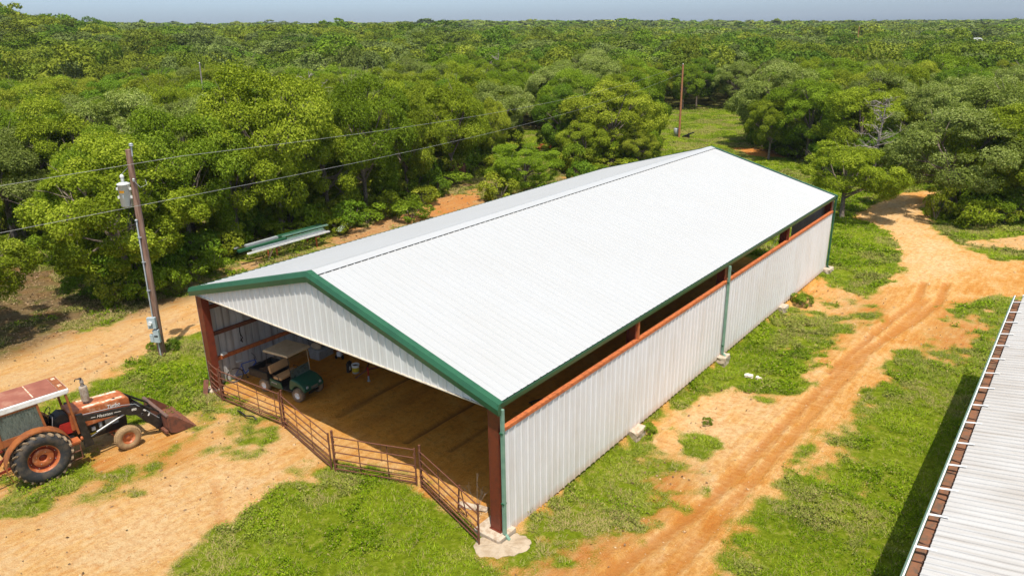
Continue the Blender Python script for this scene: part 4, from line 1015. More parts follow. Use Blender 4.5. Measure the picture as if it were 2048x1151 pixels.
# cab
m = MB(); m.prism([(-1.02, 2.62), (1.36, 2.66), (1.42, 2.72), (1.42, 2.84), (-1.02, 2.84)], -.68, .68, 'x'); cr = m.build('cab_roof', MT['white'], TR, .035)
m = MB(); m.box((0, .08, 2.852), (1.27, 2.12, .028)); m.build('roof_sheet', MT['cab_roof'], cr, .01)
m = MB(); m.box((0, .42, 2.872), (1.16, .035, .012)); m.build('roof_seam', MT['chalk'], cr)
m = MB(); m.box((0, 1.27, 2.85), (1.27, .24, .03)); m.build('roof_front_sheet', MT['orange_brown'], cr, .01)
for x in (.28, -.42):
    m = MB(); m.box((x, 1.27, 2.868), (.16, .11, .02)); m.build('bare_patch', MT['chalk'], cr, .006)
m = MB(); m.lathe([(.001, .05), (.045, .04), (.06, .0), (.06, -.02)], (.68, -.62, 2.72), 'x', 16); m.build('marker_lamp', MT['orange_lamp'], cr)
for s in (1, -1):
    x = s*.62
    for a, b, w_, in (((x, 1.30, 2.64), (x, 1.42, 1.12), .06), ((x, .45, 2.64), (x, .55, 1.72), .06), ((x, -.75, 2.64), (x, -.72, 1.55), .08)):
        m = MB(); m.bar(a, b, w_, w_*1.2, (0, 1, 0)); m.build('cab_pillar', MT['orange_brown'], TR, .008)
    m = MB(); m.prism([(-.69, 1.76), (.50, 1.78), (.45, 2.60), (-.71, 2.58)], x-.006, x+.006, 'x'); wn = m.build('side_window', MT['glass'], TR)
    for a, b in (((x, -.71, 1.75), (x, .52, 1.77)), ((x, -.73, 2.60), (x, .47, 2.62))): m = MB(); m.bar(a, b, .05, .06); m.build('frame', MT['orange_brown'], wn)
    f = MB(); n = 16; pr = []
    for i in range(n+1):
        a = math.radians(205-i*(185/n)); pr.append((.18+1.0*math.cos(a)*.97, .88+.98*math.sin(a)))
    pr = [p for p in pr]; v = []
    for (y, z) in pr: v += [(s*.56, y, z), (s*.98, y, z), (s*.98, y, z-.05), (s*.56, y, z-.03)]
    f.add(v, [(k*4+j, k*4+(j+1) % 4, (k+1)*4+(j+1) % 4, (k+1)*4+j) for k in range(n) for j in range(4)]); f.build('fender', MT['orange_brown'], TR)
    m = MB(); m.prism([(-.78, 1.50), (.0, 1.70), (.52, 1.66), (.52, 1.78), (-.72, 1.78)], x-.03, x+.03, 'x'); m.build('cab_side', MT['orange_brown'], TR)
m = MB(); m.box((0, 1.33, 1.9), (1.2, .012, .02)); m.prism([(1.345, 2.62), (1.36, 2.62), (1.44, 1.72), (1.425, 1.72)], -.58, .58, 'x'); 
m = MB(); m.prism([(-.76, 2.6), (-.745, 2.6), (-.735, 1.6), (-.75, 1.6)], -.58, .58, 'x'); m.build('rear_window', MT['glass'], TR)
m = MB(); m.prism([(-.55, .85), (1.30, .85), (1.30, 1.0), (.55, 1.05), (.30, 1.28), (-.55, 1.28)], -.52, .52, 'x'); m.build('cab_floor', MT['black'], TR)
m = MB(); m.box((0, .02, 1.42), (.52, .48, .12)); m.box((0, -.25, 1.72), (.5, .12, .52)); m.build('seat', MT['black_plastic'], TR, .03)
m = MB(); m.prism([(.78, 1.0), (1.36, 1.0), (1.36, 1.75), (1.1, 1.86), (.86, 1.72)], -.26, .26, 'x'); m.build('dashboard', MT['black_plastic'], TR, .03)
m = MB(); m.prism([(.85, 1.12), (1.5, 1.10), (1.5, 1.50), (1.0, 1.52)], -.34, -.28, 'x'); m.prism([(.85, 1.12), (1.5, 1.10), (1.5, 1.50), (1.0, 1.52)], .28, .34, 'x'); m.build('cowl', MT['red'], TR)
m = MB(); m.path([(.19*math.cos(a), .80+.10*math.sin(a), 1.95+.15*math.sin(a)) for a in np.linspace(0, 2*PI, 18)], .014, 5); m.tube((0, .82, 1.95), (0, 1.0, 1.7), .02, 6); m.build('steering_wheel', MT['black'], TR)
m = MB(); m.path([(.42, .6, 1.1), (.45, .75, 1.5), (.47, .82, 1.95)], .012, 5); m.path([(.34, .55, 1.1), (.33, .62, 1.6)], .012, 5); m.build('lever', MT['steel'], TR)
m = MB(); m.box((.80, 1.02, 1.02), (.36, .66, .07)); m.box((.80, 1.02, .95), (.30, .6, .06)); m.build('step_plate', MT['orange'], TR, .01)
m = MB()
for y in (.78, 1.30): m.path([(.93, y, .98), (.97, y, .42)], .018, 6)
for z in (.42, .70): m.tube((.97, .78, z), (.97, 1.30, z), .018, 6)
m.build('access_step', MT['rust'], TR)
m = MB(); m.lathe([(.001, .05), (.05, .04), (.07, 0), (.05, -.03), (.001, -.03)], (1.0, 1.38, 1.12), 'y', 14); m.build('work_lamp', MT['orange'], TR)
# rear linkage
m = MB()
for s in (-1, 1): m.bar((s*.35, -.5, .65), (s*.42, -1.45, .55), .05, .07); m.bar((s*.33, -.55, 1.25), (s*.40, -1.1, .6), .04)
m.bar((0, -.6, 1.15), (0, -1.4, 1.0), .05); m.bar((-.45, -1.45, .55), (.45, -1.45, .55), .06); m.build('rear_linkage', MT['dark_red'], TR)
m = MB(); m.path([(.5, -.75, 1.6), (.62, -1.1, 1.45), (.5, -1.3, 1.0), (.35, -1.25, .7)], .02, 6); m.build('hydraulic_hose', MT['black'], TR)
# loader
for s in (1, -1):
    x = s*.60
    m = MB(); m.prism([(1.50, .55), (1.80, .55), (1.70, 1.2), (1.64, 1.80), (1.44, 1.82), (1.46, 1.2)], x-.05, x+.05, 'x'); m.build('loader_mast', MT['black'], TR, .01)
    m = MB(); m.prism([(1.42, 1.50), (1.50, 1.72), (2.95, 1.50), (3.28, 1.43), (3.48, 1.28), (4.06, .46), (3.98, .30), (3.82, .30), (3.25, 1.06), (3.02, 1.14), (2.85, 1.26), (1.60, 1.50)], x-.045, x+.045, 'x')
    arm = m.build('loader_arm', MT['black'], TR, .008)
    m = MB(); m.tube((x, 1.68, .82), (x, 2.45, 1.06), .045, 10); m.build('lift_cylinder', MT['black'], TR)
    m = MB(); m.tube((x, 1.95, .93+.02), (x, 3.05, 1.28), .032, 10); m.build('cylinder_rod', MT['steel'], TR)
    m = MB(); m.tube((x-s*.1, 3.25, 1.52), (x-s*.1, 3.9, .95), .04, 8); m.tube((x-s*.1, 3.9, .95), (x-s*.1, 4.28, .62), .024, 8); m.build('tilt_cylinder', MT['black'], TR)
    m = MB(); m.path([(x-s*.02, 1.5, 1.83), (x-s*.02, 2.9, 1.66), (x-s*.02, 3.3, 1.55), (x-s*.02, 4.0, .7)], .012, 5); m.build('hydraulic_pipe', MT['galv'], arm, tr=Matrix.Translation((0, 0, -.085)))
    if s > 0:
        text_part('Hesston', .15, arm, side_mtx(x+.047, 2.28, 1.485, -.14), MT['letter'], .3)
        for y0_, y1_ in ((1.86, 2.0), (2.58, 2.8)):
            m = MB(); m.bar((x+.047, y0_, 1.485-.14*(y0_-2.28)), (x+.047, y1_, 1.485-.14*(y1_-2.28)), .004, .016); m.build('pinstripe', MT['letter'], arm)
        text_part('893', .11, arm, side_mtx(x+.047, 3.22, 1.30, -.15), MT['letter'], 0, bold=.004)
        for (y, z) in ((3.55, 1.14), (3.66, .92)):
            m = MB(); m.box((x+.047, y, z), (.004, .05, .10), Matrix.Rotation(.75 if z > 1 else -.6, 3, 'X')); m.build('decal', MT['white'], arm)
        m = MB(); m.lathe([(.05, .0), (.05, .03), (.035, .03), (.035, 0)], (x+.045, 3.45, 1.02), 'x', 14); m.build('pivot_pin', MT['black_plastic'], arm)
m = MB(); m.tube((-.6, 3.30, 1.25), (.6, 3.30, 1.25), .06, 12); m.tube((-.6, 3.95, .36), (.6, 3.95, .36), .035, 10); m.build('cross_tube', MT['black'], TR)
BT = Matrix.Translation((0, -.22, 0))
for s in (-1, 1):
    m = MB(); m.prism([(4.06, .24), (4.36, .20), (4.40, .70), (4.20, .72)], s*.52-.04, s*.52+.04, 'x'); m.build('bucket_bracket', MT['black'], TR, tr=BT)
m = MB()
bw = 1.06; prof = [(4.36, .78), (4.30, .70), (4.30, .25), (4.36, .14), (4.55, .06), (5.18, .03)]
inn = [(5.18, .05), (4.56, .085), (4.385, .16), (4.33, .27), (4.33, .70), (4.38, .765)]
m.prism(prof+inn, -bw, bw, 'x')
for s in (-1, 1): m.prism([(4.30, .70), (4.36, .80), (4.62, .66), (5.18, .10), (5.18, .03), (4.55, .05), (4.36, .13), (4.30, .25)], s*bw-.012, s*bw+.012, 'x')
bk = m.build('bucket', MT['rust_plate'], TR, tr=BT)
m = MB(); m.box((0, 4.33, .80), (2*bw+.04, .11, .07)); m.build('top_rail', simple('worn_brown_steel', (.17, .10, .08), .5, (.10, .07, .06), 5), bk, .008, tr=BT)
m = MB(); m.box((0, 5.20, .045), (2*bw+.04, .14, .022)); m.build('cutting_edge', MT['rust'], bk, tr=BT)
m = MB(); m.prism([(4.40, .20), (4.72, .085), (4.72, .10), (4.42, .23)], -bw+.02, bw-.02, 'x'); m.build('worn_strip', MT['chalk'], bk, tr=BT)
m = MB(); m.box((0, 4.24, .18), (2*bw, .10, .10)); m.build('lower_rail', MT['rust'], bk, tr=BT)
# ------------------------------------------------------------------ utility cart (local +y = forward)
CT = thing('utility_cart', 'dark green utility golf cart with beige roof and tan bench, parked just inside the barn', 'utility cart', (2.82, 1.90, 0), math.radians(-82.5))
for s in (1, -1):
    for y in (-.95, .93):
        w = bpy.data.objects.new('wheel', None); COL.objects.link(w); w.parent = CT
        wheel(w, (s*.50, y, .28), .28, .24, .135, 20, s, MT['tread'], MT['tread'], MT['white'], 'front', .022)
m = MB(); m.prism([(.42, .42), (.50, .80), (.60, .90), (.95, .86), (1.22, .72), (1.32, .55), (1.30, .42), (1.18, .50), (1.0, .62), (.82, .62), (.66, .50), (.60, .38)], -.52, .52, 'x')
nose = m.build('nose', MT['cart_green'], CT, .05)
m = MB(); m.box((0, 1.325, .56), (.34, .012, .10)); m.build('number_plate', simple('dull_plate', (.18, .16, .13), .6), nose)
for s in (-1, 1):
    m = MB(); m.lathe([(.001, .02), (.06, .015), (.065, 0)], (s*.34, 1.29, .62), 'y', 14); m.build('headlight', MT['galv'], nose)
m = MB(); m.prism([(-.95, .30), (.55, .26), (.60, .34), (.50, .36), (.10, .34), (.06, .36), (-.95, .42)], -.50, .50, 'x'); m.build('floor_pan', MT['black_plastic'], CT, .02)
for s in (1, -1):
    m = MB(); m.prism([(-.64, .34), (-.10, .30), (.10, .34), (.02, .58), (-.60, .66)], s*.52-.02, s*.52+.02, 'x'); sp_ = m.build('side_panel', MT['cart_green'], CT, .015)
    if s > 0:
        m = MB(); m.bar((.545, -.50, .52), (.545, -.22, .50), .004, .045); m.build('decal', MT['white'], sp_)
        text_part('WORKHORSE', .038, sp_, side_mtx(.549, -.36, .51, -.05), MT['black'], .2)
m = MB(); m.prism([(-.62, .40), (.02, .36), (.00, .62), (-.62, .66)], -.48, .48, 'x'); m.build('seat_base', MT['black'], CT)
m = MB(); m.box((0, -.20, .72), (1.02, .46, .13), Matrix.Rotation(.05, 3, 'X')); m.build('seat', MT['tan'], CT, .04)
m = MB(); m.box((0, -.60, 1.00), (1.02, .10, .34), Matrix.Rotation(.22, 3, 'X')); m.build('backrest', MT['tan'], CT, .035)
m = MB()
for s in (-1, 1): m.path([(s*.40, -.55, .6), (s*.40, -.66, 1.1)], .016, 6); m.path([(s*.53, -.42, .68), (s*.53, -.36, .86), (s*.53, -.12, .86), (s*.53, -.08, .7)], .014, 6)
m.build('seat_frame', MT['black'], CT)
m = MB()
x0, x1, y0, y1, z0, z1 = -.56, .56, -1.72, -.70, .56, .86
m.box((0, (y0+y1)/2, z0), (1.12, 1.02, .04))
for a, b, d in (((x0, (y0+y1)/2), (0), (.05, 1.02)), ((x1, (y0+y1)/2), 0, (.05, 1.02)), ((0, y0), 0, (1.16, .05)), ((0, y1), 0, (1.16, .05))):
    m.box((a[0], a[1], (z0+z1)/2), (d[0], d[1], z1-z0)); m.box((a[0], a[1], z1), (d[0]+.03, d[1]+.03, .03))
m.build('cargo_bed', MT['black_plastic'], CT)
m = MB(); R = random.Random(3)
for i in range(16): m.box((R.uniform(-.4, .4), R.uniform(-1.6, -.85), .62+R.uniform(0, .08)), (R.uniform(.05, .3), R.uniform(.04, .2), R.uniform(.03, .09)), Matrix.Rotation(R.uniform(0, 3), 3, 'Z'))
o = m.build('scrap_load', MT['wood_dark']); o.parent = CT
m = MB(); m.prism([(-.72, 1.80), (.66, 1.84), (.68, 1.87), (.60, 1.93), (-.66, 1.91), (-.74, 1.86)], -.60, .60, 'x'); m.build('cart_roof', MT['tan_roof'], CT, .03)
for s in (-1, 1):
    m = MB(); m.path([(s*.50, -.64, 1.84), (s*.50, -.76, .9)], .014, 6); m.build('roof_post', MT['black'], CT)
    m = MB(); m.path([(s*.50, .56, 1.84), (s*.50, .62, .86)], .014, 6); m.build('roof_post', MT['black'] if s > 0 else MT['tan_roof'], CT)
m = MB(); m.prism([(.585, 1.25), (.592, 1.25), (.63, .88), (.623, .88)], -.48, .48, 'x'); m.build('lower_windscreen', MT['glass'], CT)
m = MB(); m.path([(-.24+.15*math.cos(a), .36+.08*math.sin(a), .98+.12*math.sin(a)) for a in np.linspace(0, 2*PI, 16)], .012, 5); m.tube((-.24, .36, .98), (-.24, .6, .75), .016, 6); m.build('steering_wheel', MT['black'], CT)
m = MB(); m.tube((-.5, -.95, .28), (.5, -.95, .28), .035, 8); m.build('axle', MT['black'], CT); m = MB(); m.tube((-.5, .93, .28), (.5, .93, .28), .03, 8); m.box((0, 1.25, .34), (.5, .06, .08)); m.path([(-.3, 1.0, .3), (-.3, 1.2, .5)], .02, 6); m.path([(.3, 1.0, .3), (.3, 1.2, .5)], .02, 6); m.build('axle', MT['black'], CT)
# ------------------------------------------------------------------ bicycle leaning on the inner wall (local x = forward)
BK = thing('bicycle', 'blue mountain bicycle leaning against the inside wall behind the cart', 'bicycle', (.26, .95, 0), math.radians(74))
def bwheel(cx):
    m = MB(); m.path([(cx+.33*math.cos(a), 0, .34+.33*math.sin(a)) for a in np.linspace(0, 2*PI, 33)], .022, 6); ty = m.build('tyre', MT['rubber'], BK)
    m = MB(); m.path([(cx+.30*math.cos(a), 0, .34+.30*math.sin(a)) for a in np.linspace(0, 2*PI, 33)], .009, 5)
    for i in range(16): a = i*PI/8; m.tube((cx, .02*(-1)**i, .34), (cx+.3*math.cos(a), 0, .34+.3*math.sin(a)), .0025, 4)
    m.tube((cx, -.05, .34), (cx, .05, .34), .02, 8); m.build('rim', MT['steel'], BK)
bwheel(0); bwheel(1.06)
m = MB(); A, Bb, Cc, Dd, Ee = (0, 0, .34), (.42, 0, .30), (.28, 0, .80), (.86, 0, .84), (.90, 0, .70)
m.path([Cc, Dd], .018, 6)
for a, b, r in ((Bb, Cc, .018), (Bb, Ee, .022), (Dd, Ee, .022), (A, Bb, .012), (A, (.30, 0, .72), .011)): m.tube(a, b, r, 8)
m.build('frame', MT['blue'], BK)
m = MB(); m.path([Ee, (.95, .05, .62), (1.06, .05, .34)], .016, 6); m.path([Ee, (.95, -.05, .62), (1.06, -.05, .34)], .016, 6); m.build('fork', MT['black'], BK)
m = MB(); m.tube(Dd, (.84, 0, .98), .016, 8); m.path([(.84, -.31, 1.02), (.88, -.1, .99), (.88, .1, .99), (.84, .31, 1.02)], .013, 6); m.build('handlebar', MT['black'], BK)
m = MB(); m.tube(Cc, (.25, 0, .92), .014, 8); m.prism([(.10, -.08), (.10, .08), (.22, .05), (.38, .015), (.38, -.015), (.22, -.05)], .93, .97, 'z'); m.build('saddle', MT['galv'], BK, .01)
m = MB(); m.lathe([(.08, -.035), (.085, -.03), (.08, -.025)], Bb, 'y', 16); m.tube((.42, -.04, .30), (.48, -.05, .15), .01, 6); m.box((.48, -.09, .15), (.08, .08, .02)); m.tube((.42, .04, .30), (.36, .05, .44), .01, 6); m.box((.36, .09, .44), (.08, .08, .02)); m.build('crankset', MT['black'], BK)
BK.rotation_euler = (math.radians(8), 0, math.radians(74))
m = MB(); m.path([(.0, 1.62, 2.35), (.03, 1.60, 1.9), (.03, 1.68, 1.7), (.04, 1.56, 1.62), (.03, 1.66, 1.5), (.02, 1.60, 1.72)], .022, 6); m.tube((.02, 1.62, 1.55), (.02, 1.58, 2.05), .01, 5)
tag(m.build('hanging_rope', MT['black']), 'dark rope coil hanging on the inside wall above the bicycle', 'rope')
# white bracket on the girt by the column
rough_block('rag', (.03, .75, 1.28), (.16, .22, .08), .3, 'crumpled white rag on the girt beside the front left column', 31, .02, 'rag', MT['white'])
# ------------------------------------------------------------------ clutter on the barn floor
def bucket(name, x, y, r, h, mats, label, cat, hz=0):
    t = thing(name, label, cat, (x, y, .0)); m = MB(); m.lathe([(.001, .005), (r*.86, .005), (r, h), (r*.95, h), (r*.82, .03), (.001, .03)], (0, 0, 0), 'z', 24); m.lathe([(r*1.0, h*.93), (r*1.06, h*.93), (r*1.06, h*.98), (r*1.0, h*.98)], (0, 0, 0), 'z', 24)
    m.build('tub', mats[0], t)
    m = MB(); m.lathe([(r*.895, h*.25), (r*.97, h*.78)], (0, 0, 0), 'z', 24)
    v = [(math.cos(a)*(r*.90+k*.06*r+.003), math.sin(a)*(r*.90+k*.06*r+.003), h*(.22+.5*k)) for k in (0, 1) for a in np.linspace(-2.2, .4, 12)]
    m = MB(); m.add(v, [(i, i+1, 13+i, 12+i) for i in range(11)]); m.build('label_band', mats[1], t)
    m = MB(); m.path([(r*1.02*math.cos(a), 0, h*.92+r*1.0*math.sin(a)*.3) for a in np.linspace(0, PI, 12)], .004, 4); m.build('bail_handle', MT['galv'], t)
    m = MB(); m.lathe([(.001, h*.84), (r*.93, h*.80)], (0, 0, 0), 'z', 20); m.build('contents', MT['wood_dark'], t); return t
bucket('pail', 3.62, 4.55, .17, .40, (MT['white'], MT['yellow']), 'white pail with a yellow label standing beside the trailer jack', 'pail')
m = MB(); m.box((0, 0, .22), (.12, .30, .44)); m.box((0, .0, .47), (.06, .16, .08)); t = thing('fuel_can', 'black jug with a pale label touching the white and yellow pail', 'jug', (3.33, 4.45, 0), .3); m.build('can', MT['black_plastic'], t, .03)
m = MB(); m.box((.065, -.05, .20), (.006, .10, .18)); m.build('label_patch', MT['white'], t); m = MB(); m.tube((0, -.1, .44), (0, -.1, .5), .025, 8); m.build('spout', MT['black'], t)
t = thing('trailer_jack', 'rusty hitch frame with a red and grey screw jack on the barn floor', 'jack', (4.45, 4.42, 0), .3)
m = MB(); m.bar((-.35, .9, .42), (0, 0, .40), .05, .06); m.bar((.75, .9, .46), (.0, 0, .40), .05, .06); m.bar((0, 0, .40), (-.35, -.30, .12), .05, .06); m.bar((-.35, .9, .42), (.75, .9, .46), .05); m.build('hitch_frame', MT['rust'], t)
m = MB(); m.tube((.18, -.12, .2), (.18, -.12, .62), .03, 8); m.build('screw_housing', MT['red'], t)
m = MB(); m.tube((.18, -.12, 0), (.18, -.12, .24), .036, 8); m.lathe([(.001, 0), (.07, 0), (.07, .02), (.001, .02)], (.18, -.12, 0), 'z', 12); m.build('foot', MT['galv'], t)
t = thing('string_trimmer', 'small red and white motor tool standing between the yellow tub and the pail', 'motor tool', (1.95, 5.05, 0), .5)
m = MB(); m.box((0, 0, .26), (.20, .22, .26)); m.build('tank', MT['white'], t, .03); m = MB(); m.box((0, 0, .43), (.18, .18, .10)); m.tube((0, -.05, .46), (0, -.08, .62), .015, 6); m.build('shroud', MT['red'], t, .02)
m = MB()
for s in (-1, 1): m.lathe([(.001, -.03), (.09, -.03), (.09, .03), (.001, .03)], (s*.15, -.03, .09), 'x', 16)
m.box((0, .1, .1), (.2, .15, .06)); m.build('wheels', MT['black'], t)
m = MB(); m.path([(-.1, .1, .4), (-.12, .4, .8), (.12, .4, .8), (.1, .1, .4)], .012, 6); m.build('handle', MT['black'], t)
bucket('tub', .95, 6.2, .20, .48, (MT['yellow'], MT['yellow']), 'yellow tub standing at the back by the gable edge', 'tub')
t = thing('storage_bin', 'grey-white bin heaped with brown sacks behind the cart roof', 'bin', (1.05, 4.75, 0), .15)
m = MB(); m.prism([(-.28, 0), (.28, 0), (.33, .42), (.36, .42), (.36, .46), (-.36, .46), (-.36, .42), (-.33, .42)], -.45, .45, 'y'); m.build('bin_body', MT['galv'], t, .02)
for i, (a, b, c_) in enumerate(((-.05, -.2, .55), (.06, .18, .58), (0, 0, .72))):
    m = MB(); m.lathe([(.001, -.28), (.10, -.24), (.16, -.1), (.17, .08), (.11, .22), (.001, .27)], (a, b, c_), 'x', 12); m.build('sack', simple('brown_sack', (.30, .21, .12), .9, (.17, .11, .07), 5) if i else MT['tan_roof'], t)
for j, (x, y, w_, l, h, mm, lb) in enumerate(((.55, 7.3, .5, .7, .5, 'wood_dark', 'dark wooden crate farther back along the inside wall'), (.6, 9.2, .6, .9, .7, 'galv', 'dull metal drum box deep along the inside wall'), (2.2, 6.6, .3, .5, .22, 'black', 'low black toolbox on the floor behind the motor tool'))):
    t = thing('toolbox' if j == 2 else 'crate', lb, 'toolbox' if j == 2 else 'crate', (x, y, 0), .2*j)
    m = MB(); m.box((0, 0, h/2), (w_, l, h)); m.build('box_body', MT[mm], t, .015)
    m = MB(); m.box((0, 0, h+.012), (w_+.03, l+.03, .024)); m.build('lid', MT[mm], t); m = MB(); m.path([(-.08, 0, h+.03), (-.07, 0, h+.07), (.07, 0, h+.07), (.08, 0, h+.03)], .01, 5); m.build('handle', MT['black'], t)
t = thing('fallen_panel', 'black tube gate piece lying on the floor seen through the side opening', 'gate', (12.0, 7.2, 0), math.radians(62))
for y in (0, .22, .44):
    m = MB(); m.path([(-.8, y, .10), (-.5, y, .13), (.8, y, .13), (1.0, y, .08)], .028, 6); m.build('rail', MT['black'], t)
for x in (-.75, -.2, .35, .9):
    m = MB(); m.tube((x, 0, .12), (x, .44, .12), .022, 6); m.build('crossbar', MT['black'], t)
# ------------------------------------------------------------------ utility pole, meter gear, lines
UP = thing('utility_pole', 'weathered timber utility pole carrying a pale grey transformer and meter boxes left of the barn', 'utility pole', (-4.86, .44, 0), 0)
top = Vector((.28, .10, 9.28))
m = MB(); m.path([(0, 0, -.3), top*.3, top*.65, top], .15, 14, [.17, .16, .14, .115]); m.build('pole', MT['pole'], UP)
cr_ = Vector((rt[0], rt[1], 0)).normalized(); tow = Vector((-fw[0], -fw[1], 0)).normalized()     # street side of the pole
def on(z, a, b=0): p = top*(z/9.28); return Vector((p.x, p.y, z))+cr_*a+tow*b
m = MB(); m.tube(on(9.0, .13), on(9.42, .15), .03, 8); m.lathe([(.03, 0), (.085, .02), (.085, .05), (.05, .06), (.08, .08), (.08, .11), (.03, .14), (.001, .14)], on(9.40, .15), 'z', 12); m.build('insulator', MT['galv'], UP)
m = MB(); m.lathe([(.03, 0), (.06, .02), (.03, .08), (.06, .09), (.02, .13)], on(7.99, .10, .16), 'z', 10); m.tube(on(8.03, 0), on(8.03, .1, .16), .015, 6); m.build('spool_insulator', MT['white'], UP)
tc = on(7.46, -.44, -.02)
m = MB(); m.lathe([(.001, -.54), (.215, -.54), (.235, -.52), (.235, .36), (.262, .37), (.262, .41), (.16, .46), (.001, .48)], tc, 'z', 28); tf = m.build('transformer', simple('pale_grey_enamel', (.60, .62, .61), .38, (.54, .56, .55), 4), UP)
m = MB(); m.lathe([(.055, .45), (.055, .52), (.075, .54), (.055, .57), (.075, .60), (.055, .63), (.085, .67), (.08, .74), (.03, .80), (.001, .80)], tc, 'z', 16); m.build('bushing', MT['white'], tf)
m = MB()
for z in (.20, -.16): m.bar(tc+cr_*-.31+Vector((0, 0, z)), tc+cr_*-.2+Vector((0, 0, z)), .12, .10); m.bar(tc+cr_*.2+Vector((0, 0, z)), tc+cr_*.34+Vector((0, 0, z)), .12, .09)
m.build('mounting_lug', MT['white'], tf)
m = MB(); v = []
for z in (.06, .15): v += [tuple(tc+(tow*math.cos(a)+cr_*math.sin(a))*.2395+Vector((0, 0, z))) for a in np.linspace(-.5, .35, 6)]
m.add(v, [(i, i+1, 7+i, 6+i) for i in range(5)]); sg = m.build('danger_label', simple('orange_sign', (.85, .38, .01), .5), tf)
mt = Matrix.Translation(tc+tow*.2475+cr_*-.015+Vector((0, 0, .105))) @ Matrix((cr_, Vector((0, 0, 1)), tow)).transposed().to_4x4()
text_part('CAUTION', .062, sg, mt, MT['black'], 0, ext=.001)
m = MB(); v = []
for z in (-.16, -.02): v += [tuple(tc+(tow*math.cos(a)+cr_*math.sin(a))*.2385+Vector((0, 0, z))) for a in np.linspace(-.02, .22, 4)]
m.add(v, [(i, i+1, 5+i, 4+i) for i in range(3)]); m.build('number_label', MT['galv'], tf)
m = MB(); m.path([on(7.2, -.18, .1), on(6.3, -.42, .2), on(5.95, -.25, .18), on(6.3, -.10, .16)], .012, 5); m.path([on(6.6, -.35, .12), on(6.05, -.38, .2), on(5.9, -.2, .18), on(6.28, -.1, .16)], .012, 5); m.build('service_cable', MT['black'], UP)
m = MB(); m.path([tc+Vector((0, 0, .80)), tc+Vector((.1, .1, 1.1))+cr_*.2, on(8.4, -.1), on(9.35, .1)], .008, 4); m.path([on(8.03, .1, .16), on(7.75, .35, .2), on(7.85, .6, .1), on(8.05, .5, 0)], .008, 4); m.build('jumper_wire', MT['galv'], UP)
m = MB(); m.path([on(6.32, -.06, .16), on(6.2, -.05, .2), on(2.0, -.05, .2)], .032, 8); m.path([on(.75, .02, .21), on(-.1, .06, .21)], .035, 8)
for z in (3.2, 4.5, 5.6): m.box(on(z, -.04, .18), (.12, .12, .03))
m.lathe([(.03, 0), (.06, .02), (.06, .07), (.001, .1)], on(6.30, -.06, .18), 'z', 10); m.build('conduit', MT['galv'], UP)
RB = Matrix((cr_, -tow, Vector((0, 0, 1)))).transposed()
m = MB(); m.box(on(1.72, -.06, .30), (.36, .17, .52), RB); mb = m.build('meter_box', MT['grey_box'], UP, .012)
m = MB(); a = on(1.74, -.09, .385); m.tube(a, a+tow*.10, .085, 16); m.lathe([(.001, 0), (.001, 0)], a, 'z', 3); m.build('meter', MT['white'], mb)
m = MB(); m.box(on(1.08, .05, .28), (.26, .15, .60), RB); mb = m.build('breaker_box', MT['grey_box'], UP, .012)
m = MB(); m.box(on(1.10, .05, .36), (.16, .02, .06), RB); m.build('latch', MT['black'], mb)
m = MB(); m.box(on(.98, -.18, .26), (.15, .13, .36), RB); m.build('junction_box', MT['grey_box'], UP, .01)
m = MB(); m.bar(on(.0, -.05, .50), on(.55, -.05, .24), .20, .02, (tow.x, tow.y, .5)); tag(m.build('rusty_plate', MT['rust_plate']), 'rusty steel plate leaning on the foot of the utility pole', 'plate')
def line(p, q, sag, label, r=.0068):
    p = Vector(p); q = Vector(q); m = MB(); n = 24; m.path([p.lerp(q, i/n)-Vector((0, 0, sag*4*(i/n)*(1-i/n))) for i in range(n+1)], r, 5)
    return tag(m.build('power_line', simple('weathered_wire', (.36, .36, .34), .5) if not bpy.data.materials.get('weathered_wire') else bpy.data.materials['weathered_wire']), label, 'power line')
pa, pb = on(9.52, .15), on(8.05, .10, .16)
q2 = Vector((-16.6, 76.0, 0))
line(pa, (-6, -20, 8.1), .0, 'upper power line running left from the tip of the utility pole')
line(pb, (-6, -20, 6.5), .0, 'lower power line running left behind the transformer')
line(pa, q2+Vector((0, 0, 8.9)), 1.0, 'upper power line running right from the utility pole over the oaks')
line(pb, q2+Vector((0, 0, 7.9)), .9, 'lower power line running right from the utility pole over the oaks')
def bare_pole(px, py, h, r0_, label, mat, lean=(0, 0), D=None):
    x, y = gp(px, py) if D is None else D; z = gz(x, y)
    t = thing('utility_pole', label, 'utility pole', (x, y, z)); m = MB(); m.path([(0, 0, -.3), (lean[0]*.5, lean[1]*.5, h/2), (lean[0], lean[1], h)], r0_, 10, [r0_, r0_*.85, r0_*.68]); m.build('pole', mat, t)
    m = MB(); m.lathe([(.02, h), (.07, h+.02), (.07, h+.1), (.02, h+.14)], (lean[0], lean[1], 0), 'z', 8); m.build('insulator', MT['white'], t); return t
bare_pole(1358, 275, 9.0, .15, 'bare reddish pole standing alone in the meadow beyond the barn', MT['pole_red'], (-.1, .1))
bare_pole(0, 0, 12.2, .15, 'far bare pole poking out of the wood near the skyline on the right', MT['pole_red'], D=(-36.5, 236.0))
bare_pole(0, 0, 10.3, .10, 'short pale snag-like pole poking out of the wood on the left', MT['deadwood'], (.5, 0), D=(-58, 34))
x, y = gp(1354, 274); t = thing('steel_tank', 'small pale metal tank beside the bare meadow pole', 'tank', (x-.25, y+.3, 0)); m = MB(); m.lathe([(.001, 0), (.38, 0), (.38, 1.0), (.34, 1.05), (.001, 1.1)], (0, 0, 0), 'z', 18); m.build('tank_body', MT['galv'], t)
m = MB(); m.tube((0, 0, 1.05), (0, 0, 1.2), .06, 8); m.build('filler_cap', MT['black'], t)
